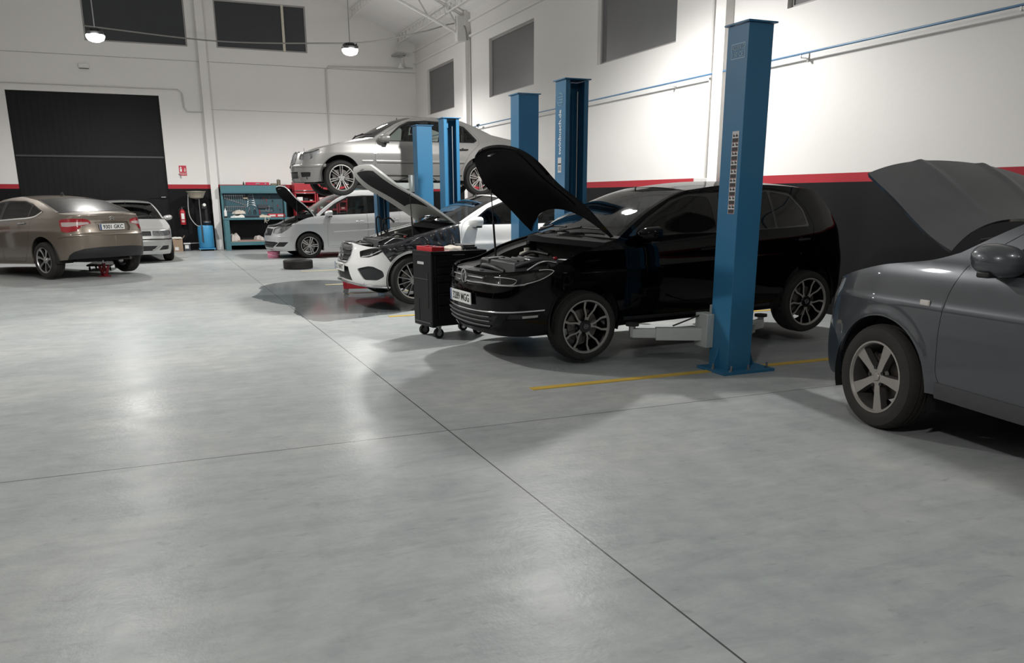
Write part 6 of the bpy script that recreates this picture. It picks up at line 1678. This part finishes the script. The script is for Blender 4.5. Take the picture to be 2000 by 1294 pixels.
# lower shelf
SH = .257
cloth('sack', (BX0+.26, 25.75+.25, SH), (.28, .30, .30), mat('pale_sack', (.50, .46, .43), .8, var=.15), 21, 'tall pale crumpled sack at the left of the bench lower shelf', 'sack', .2, amp=.2)
cloth('sack', (BX0+.96, 25.75+.28, SH), (.22, .24, .20), mat('pale_sack', (.5, .46, .43), .8), 22, 'smaller pale sack in the middle of the bench lower shelf', 'sack', .4, amp=.2)
b = MB(); b.box((0, 0, .015), (.62, .30, .03), mat('pink_brown_board', (.34, .21, .18), .7)); tag(b.build('board', loc=(BX0+.66, 25.75+.2, SH)), 'reddish flat board between the sacks on the lower shelf', 'board')
cloth('rag', (BX0+1.36, 25.75+.24, SH), (.46, .26, .07), mat('olive_rag', (.07, .07, .045), .9, var=.3), 23, 'dark olive rag at the right of the bench lower shelf', 'rag')
# second teal bench further right, behind the people carrier
bench(5.55, 7.35, 'second teal workbench in the far right corner behind the people carrier', .93, 1.80)
b = MB(); b.box((0, 0, .06), (.20, .16, .12), BLACK_PL); b.box((0, -.083, .08), (.16, .006, .04), PLATE_WHITE); tag(b.build('charger_box', loc=(6.10, 26.25, 1.80), bevel=.006), 'black and white box on top of the second teal bench', 'box')
b = MB(); b.cyl((0, 0, 0), (0, 0, .09), .04, PLATE_WHITE); b.cyl((0, 0, .09), (0, 0, .11), .02, BLACK_PL); tag(b.build('pot', loc=(5.85, 26.25, 1.80)), 'white pot on top of the second teal bench', 'pot')
b = MB(); b.box((0, 0, .03), (.18, .12, .06), mat('pale_label', (.66, .6, .58), .6)); tag(b.build('small_box', loc=(6.30, 26.25, 1.80), bevel=.004), 'small pale box beside the black box on the second bench', 'box')

# ------------------------------------------------------------------ red shelving units
SHELF_R = mat('red_shelf_paint', (.36, .022, .032), .42, var=.1, scale=5)
def shelf_unit(x0, x1, label, z1=1.96):
    t = thing('shelf_unit', label, 'shelf unit', (x0, 25.85, 0), group='red shelf units'); W = x1-x0; D = .5
    for x in (.02, W-.02):
        b = MB(); b.box((x, D/2, .82), (.035, D, 1.64), SHELF_R); b.build('upright', t, bevel=.004)
    b = MB(); b.box((W/2, D-.01, .85), (W-.08, .012, 1.5), mat('red_shelf_back', (.10, .008, .012), .6)); b.build('back_panel', t)
    b = MB(); b.box((W/2, D/2, 1.82), (W, D, .27), SHELF_R); b.box((W/2, -.012, 1.70), (W-.04, .02, .018), CHROME); b.box((W/2, -.012, 1.62), (W-.04, .02, .014), CHROME); b.box((W/2, D/2, 1.635), (W, D, .07), SHELF_R); b.build('top_chest', t, bevel=.005)
    zs = [.12, .40, .66, .90, 1.13, 1.37]
    for z in zs:
        b = MB(); b.box((W/2, D/2-.01, z), (W-.08, D-.03, .025), SHELF_R); b.box((W/2, .0, z+.01), (W-.08, .014, .05), SHELF_R); b.build('shelf', t, bevel=.003)
    return zs, W
random.seed(31)
units = [(3.95, 4.58, 'left'), (4.60, 5.22, 'middle'), (5.24, 5.52, 'right')]
cols = [('white', PLATE_WHITE), ('dark red', M_redpl), ('beige', mat('beige_card', (.42, .34, .25), .8)), ('grey', GREY_PL), ('black', BLACK_PL), ('pink', mat('pale_pink', (.55, .36, .34), .7))]
for (x0, x1, w) in units:
    zs, W = shelf_unit(x0, x1, '%s red metal shelf unit behind the people carrier' % w)
    for si_, z in enumerate(zs[1:]):
        x = .10; n = 0
        slots = ['left', 'centre', 'right']
        while x < W-.16 and n < 3:
            ww = random.uniform(.11, .17); hh = random.uniform(.06, .13); cn, cm = cols[random.randrange(6)]
            lev = ('second', 'third', 'fourth', 'fifth', 'top')[si_]
            b = MB(); b.box((0, 0, hh/2), (ww, .22, hh), cm)
            if random.random() < .4: b.box((0, -.112, hh*.5), (ww*.6, .004, hh*.45), PLATE_WHITE)
            tag(b.build('parts_box', loc=(x0+x+ww/2-.03, 25.85+.16, z+.0125), bevel=.004), '%s parts box, %s on the %s shelf of the %s red unit' % (cn, slots[n], lev, w), 'box', 'parts boxes on the red shelves')
            x += ww+random.uniform(.02, .06); n += 1

# ------------------------------------------------------------------ oil drainer, extinguishers, cartons
OILB = mat('oil_drainer_blue', (.05, .28, .52), .4, var=.1, scale=6)
t = thing('oil_drainer', 'blue wheeled oil drainer with a funnel bowl on a pole', 'oil drainer', (1.36, 26.12, 0))
b = MB(); b.lathe([(0, .08), (.20, .08), (.215, .10), (.215, .68), (.20, .715), (.05, .73), (0, .73)], OILB, n=36); b.build('tank', t)
b = MB(); b.box((0, 0, .06), (.46, .44, .03), OILB); b.build('chassis', t, bevel=.006)
for x, y in ((-.2, -.18), (.2, -.18), (-.2, .18), (.2, .18)):
    b = MB(); b.cyl((x-.012, y, .025), (x+.012, y, .025), .025, STEEL, n=14); b.box((x, y, .05), (.02, .03, .02), STEEL); b.build('castor', t)
b = MB(); b.tube([(-.10, -.05, .4), (-.10, -.05, 1.50)], .016, STEEL, 10); b.build('pole', t)
b = MB(); b.lathe([(.03, 1.46), (.18, 1.50), (.255, 1.66), (.265, 1.665), (.265, 1.68), (.24, 1.67), (.17, 1.52), (0, 1.49)], mat('funnel_beige', (.36, .33, .26), .5, var=.1), o=(-.16, -.05, 0), n=32); b.lathe([(0, 1.69), (.14, 1.685), (.22, 1.67)], mat('mesh_grey', (.25, .24, .22), .6), o=(-.16, -.05, 0), n=24); b.build('funnel_bowl', t)
b = MB(); b.tube(spline([[-.38, -.06, 1.60], [-.41, -.06, 1.2], [-.38, -.08, .95], [-.22, -.1, .72], [-.12, -.12, .70]], .05), .012, mat('hose_grey', (.40, .40, .39), .5), 8); b.build('hose', t)
b = MB(); b.box((.02, -.05, 1.26), (.14, .12, .14), BLACK_PL); b.cyl((.03, -.12, 1.30), (.03, -.10, 1.30), .045, PLATE_WHITE); b.build('gauge', t, bevel=.01)
b = MB(); b.tube([(.06, -.04, .72), (.06, -.04, 1.2)], .05, BLACK_PL, 12); b.lathe([(.02, .76), (.11, .80), (.11, .84), (.02, .86)], STEEL, o=(.06, -.04, 0), n=20); b.build('suction_unit', t)
b = MB(); b.tube([(-.10, -.22, .72), (-.10, -.22, .25)], .02, GREY_PL, 8); b.build('level_tube', t)
def extinguisher(loc, rotz, label, s=1.0):
    t = thing('fire_extinguisher', label, 'fire extinguisher', loc, (0, 0, rotz))
    m = mat('extinguisher_red', (.42, .018, .030), .3, coat=.5, var=.08)
    b = MB(); b.lathe([(0, 0), (.07*s, 0), (.078*s, .02*s), (.078*s, .36*s), (.06*s, .41*s), (.03*s, .44*s), (0, .44*s)], m, n=28); b.build('cylinder', t)
    b = MB(); b.box((0, -.0775*s, .24*s), (.085*s, .006, .16*s), PLATE_WHITE); b.box((0, -.0775*s, .10*s), (.085*s, .006, .06*s), mat('pale_pink', (.55, .36, .34), .7)); b.build('instruction_label', t)
    b = MB(); b.cyl((0, 0, .44*s), (0, 0, .48*s), .018*s, STEEL); b.box((.02*s, 0, .50*s), (.12*s, .02, .02), BLACK_PL); b.build('valve_head', t)
    b = MB(); b.tube([(-.03*s, 0, .47*s), (-.09*s, 0, .42*s), (-.10*s, 0, .2*s)], .010*s, BLACK_PL, 8); b.build('hose', t)
    b = MB(); b.box((0, .09*s, .3*s), (.06*s, .03*s, .05*s), STEEL); b.build('wall_bracket', t)
extinguisher((.79, YB-.11, .74), 0, 'red fire extinguisher hung on the dark wall beside the door')
extinguisher((XR-.12, 15.95, 1.62), -PI/2, 'red fire extinguisher on the right wall behind the web address post', .95)
t = thing('safety_sign', 'square red extinguisher sign on the white back wall', 'sign', (.92, YB, 2.27))
SR = mat('sign_red', (.46, .02, .05), .45)
b = MB(); b.box((0, -.005, .03), (.20, .008, .20), SR); b.box((0, -.005, -.115), (.20, .008, .065), SR); b.build('sign_board', t)
b = MB(); b.prism([(-.075, -.04), (-.025, -.04), (-.025, .05), (-.045, .10), (-.06, .10), (-.075, .05)], -.012, -.0095, PLATE_WHITE, axis='y'); b.box((-.05, -.0125, .045), (.04, .002, .012), BLACK_PL); b.build('extinguisher_symbol', t, smooth=0)
b = MB(); b.prism([(.03, -.04), (.08, -.04), (.085, 0), (.07, .06), (.05, .08), (.04, .03), (.025, .0)], -.012, -.0095, mat('pale_pink', (.55, .36, .34), .7), axis='y'); b.build('flame_symbol', t, smooth=0)
text_mesh('sign_characters', 'EXTINTOR', .04, PLATE_WHITE, t, frame((0, -.0105, -.115), (1, 0, 0), (0, 0, 1), (0, -1, 0)), width=.17)
b = MB(); b.tube([(-.12, -.02, -.10), (-.08, -.02, -.13), (-.07, -.02, -.22)], .01, STEEL, 6); tag(b.build('wall_hook', loc=(.92, YB, 2.27)), 'small grey hook on the wall left under the red sign', 'hook')
CARD = mat('cardboard', (.33, .235, .16), .8, var=.1, scale=12)
t = thing('cardboard_box', 'open brown cardboard box on the floor by the dark door', 'box', (.53, 26.12, 0))
b = MB()
for c_, s_ in (((0, -.15, .18), (.34, .008, .36)), ((0, .15, .18), (.34, .008, .36)), ((-.17, 0, .18), (.008, .3, .36)), ((.17, 0, .18), (.008, .3, .36)), ((0, 0, .005), (.34, .3, .01))): b.box(c_, s_, CARD)
b.build('box_body', t)
b = MB(); b.box((.21, 0, .40), (.008, .30, .11), CARD, rot=ry(.7)); b.build('flap', t)
b = MB(); b.box((0, -.156, .08), (.10, .003, .09), PLATE_WHITE); b.build('printed_label', t)
cloth('paper', (.52, 26.1, .36), (.34, .30, .06), mat('white_rag', (.66, .65, .61), .9), 41, 'white paper heaped in the open cardboard box', 'paper')
t = thing('small_carton', 'small white-topped dark carton right of the cardboard box', 'box', (.82, 26.16, 0))
b = MB(); b.box((0, 0, .10), (.17, .16, .20), mat('dark_carton', (.05, .055, .07), .6)); b.box((0, 0, .215), (.19, .18, .03), PLATE_WHITE); b.build('carton_body', t)
b = MB(); b.box((-.01, -.083, .12), (.10, .004, .10), PLATE_WHITE); b.build('carton_label', t)
b = MB(); b.tube([(.0, 0, 0), (.34, .02, .01)], .012, STEEL, 8); tag(b.build('metal_rod', loc=(.90, 26.12, .215)), 'thin pale rod reaching from the small carton to the oil drainer', 'rod')

# ------------------------------------------------------------------ cars
for spec in (GOLF, QASH, MERC, W203, TOURAN, C5, LEON, RED):
    C = Car(spec); C.build()
    if spec is MERC: fender_cover(C, 'glossy black vinyl cover draped over the white saloon front fender')
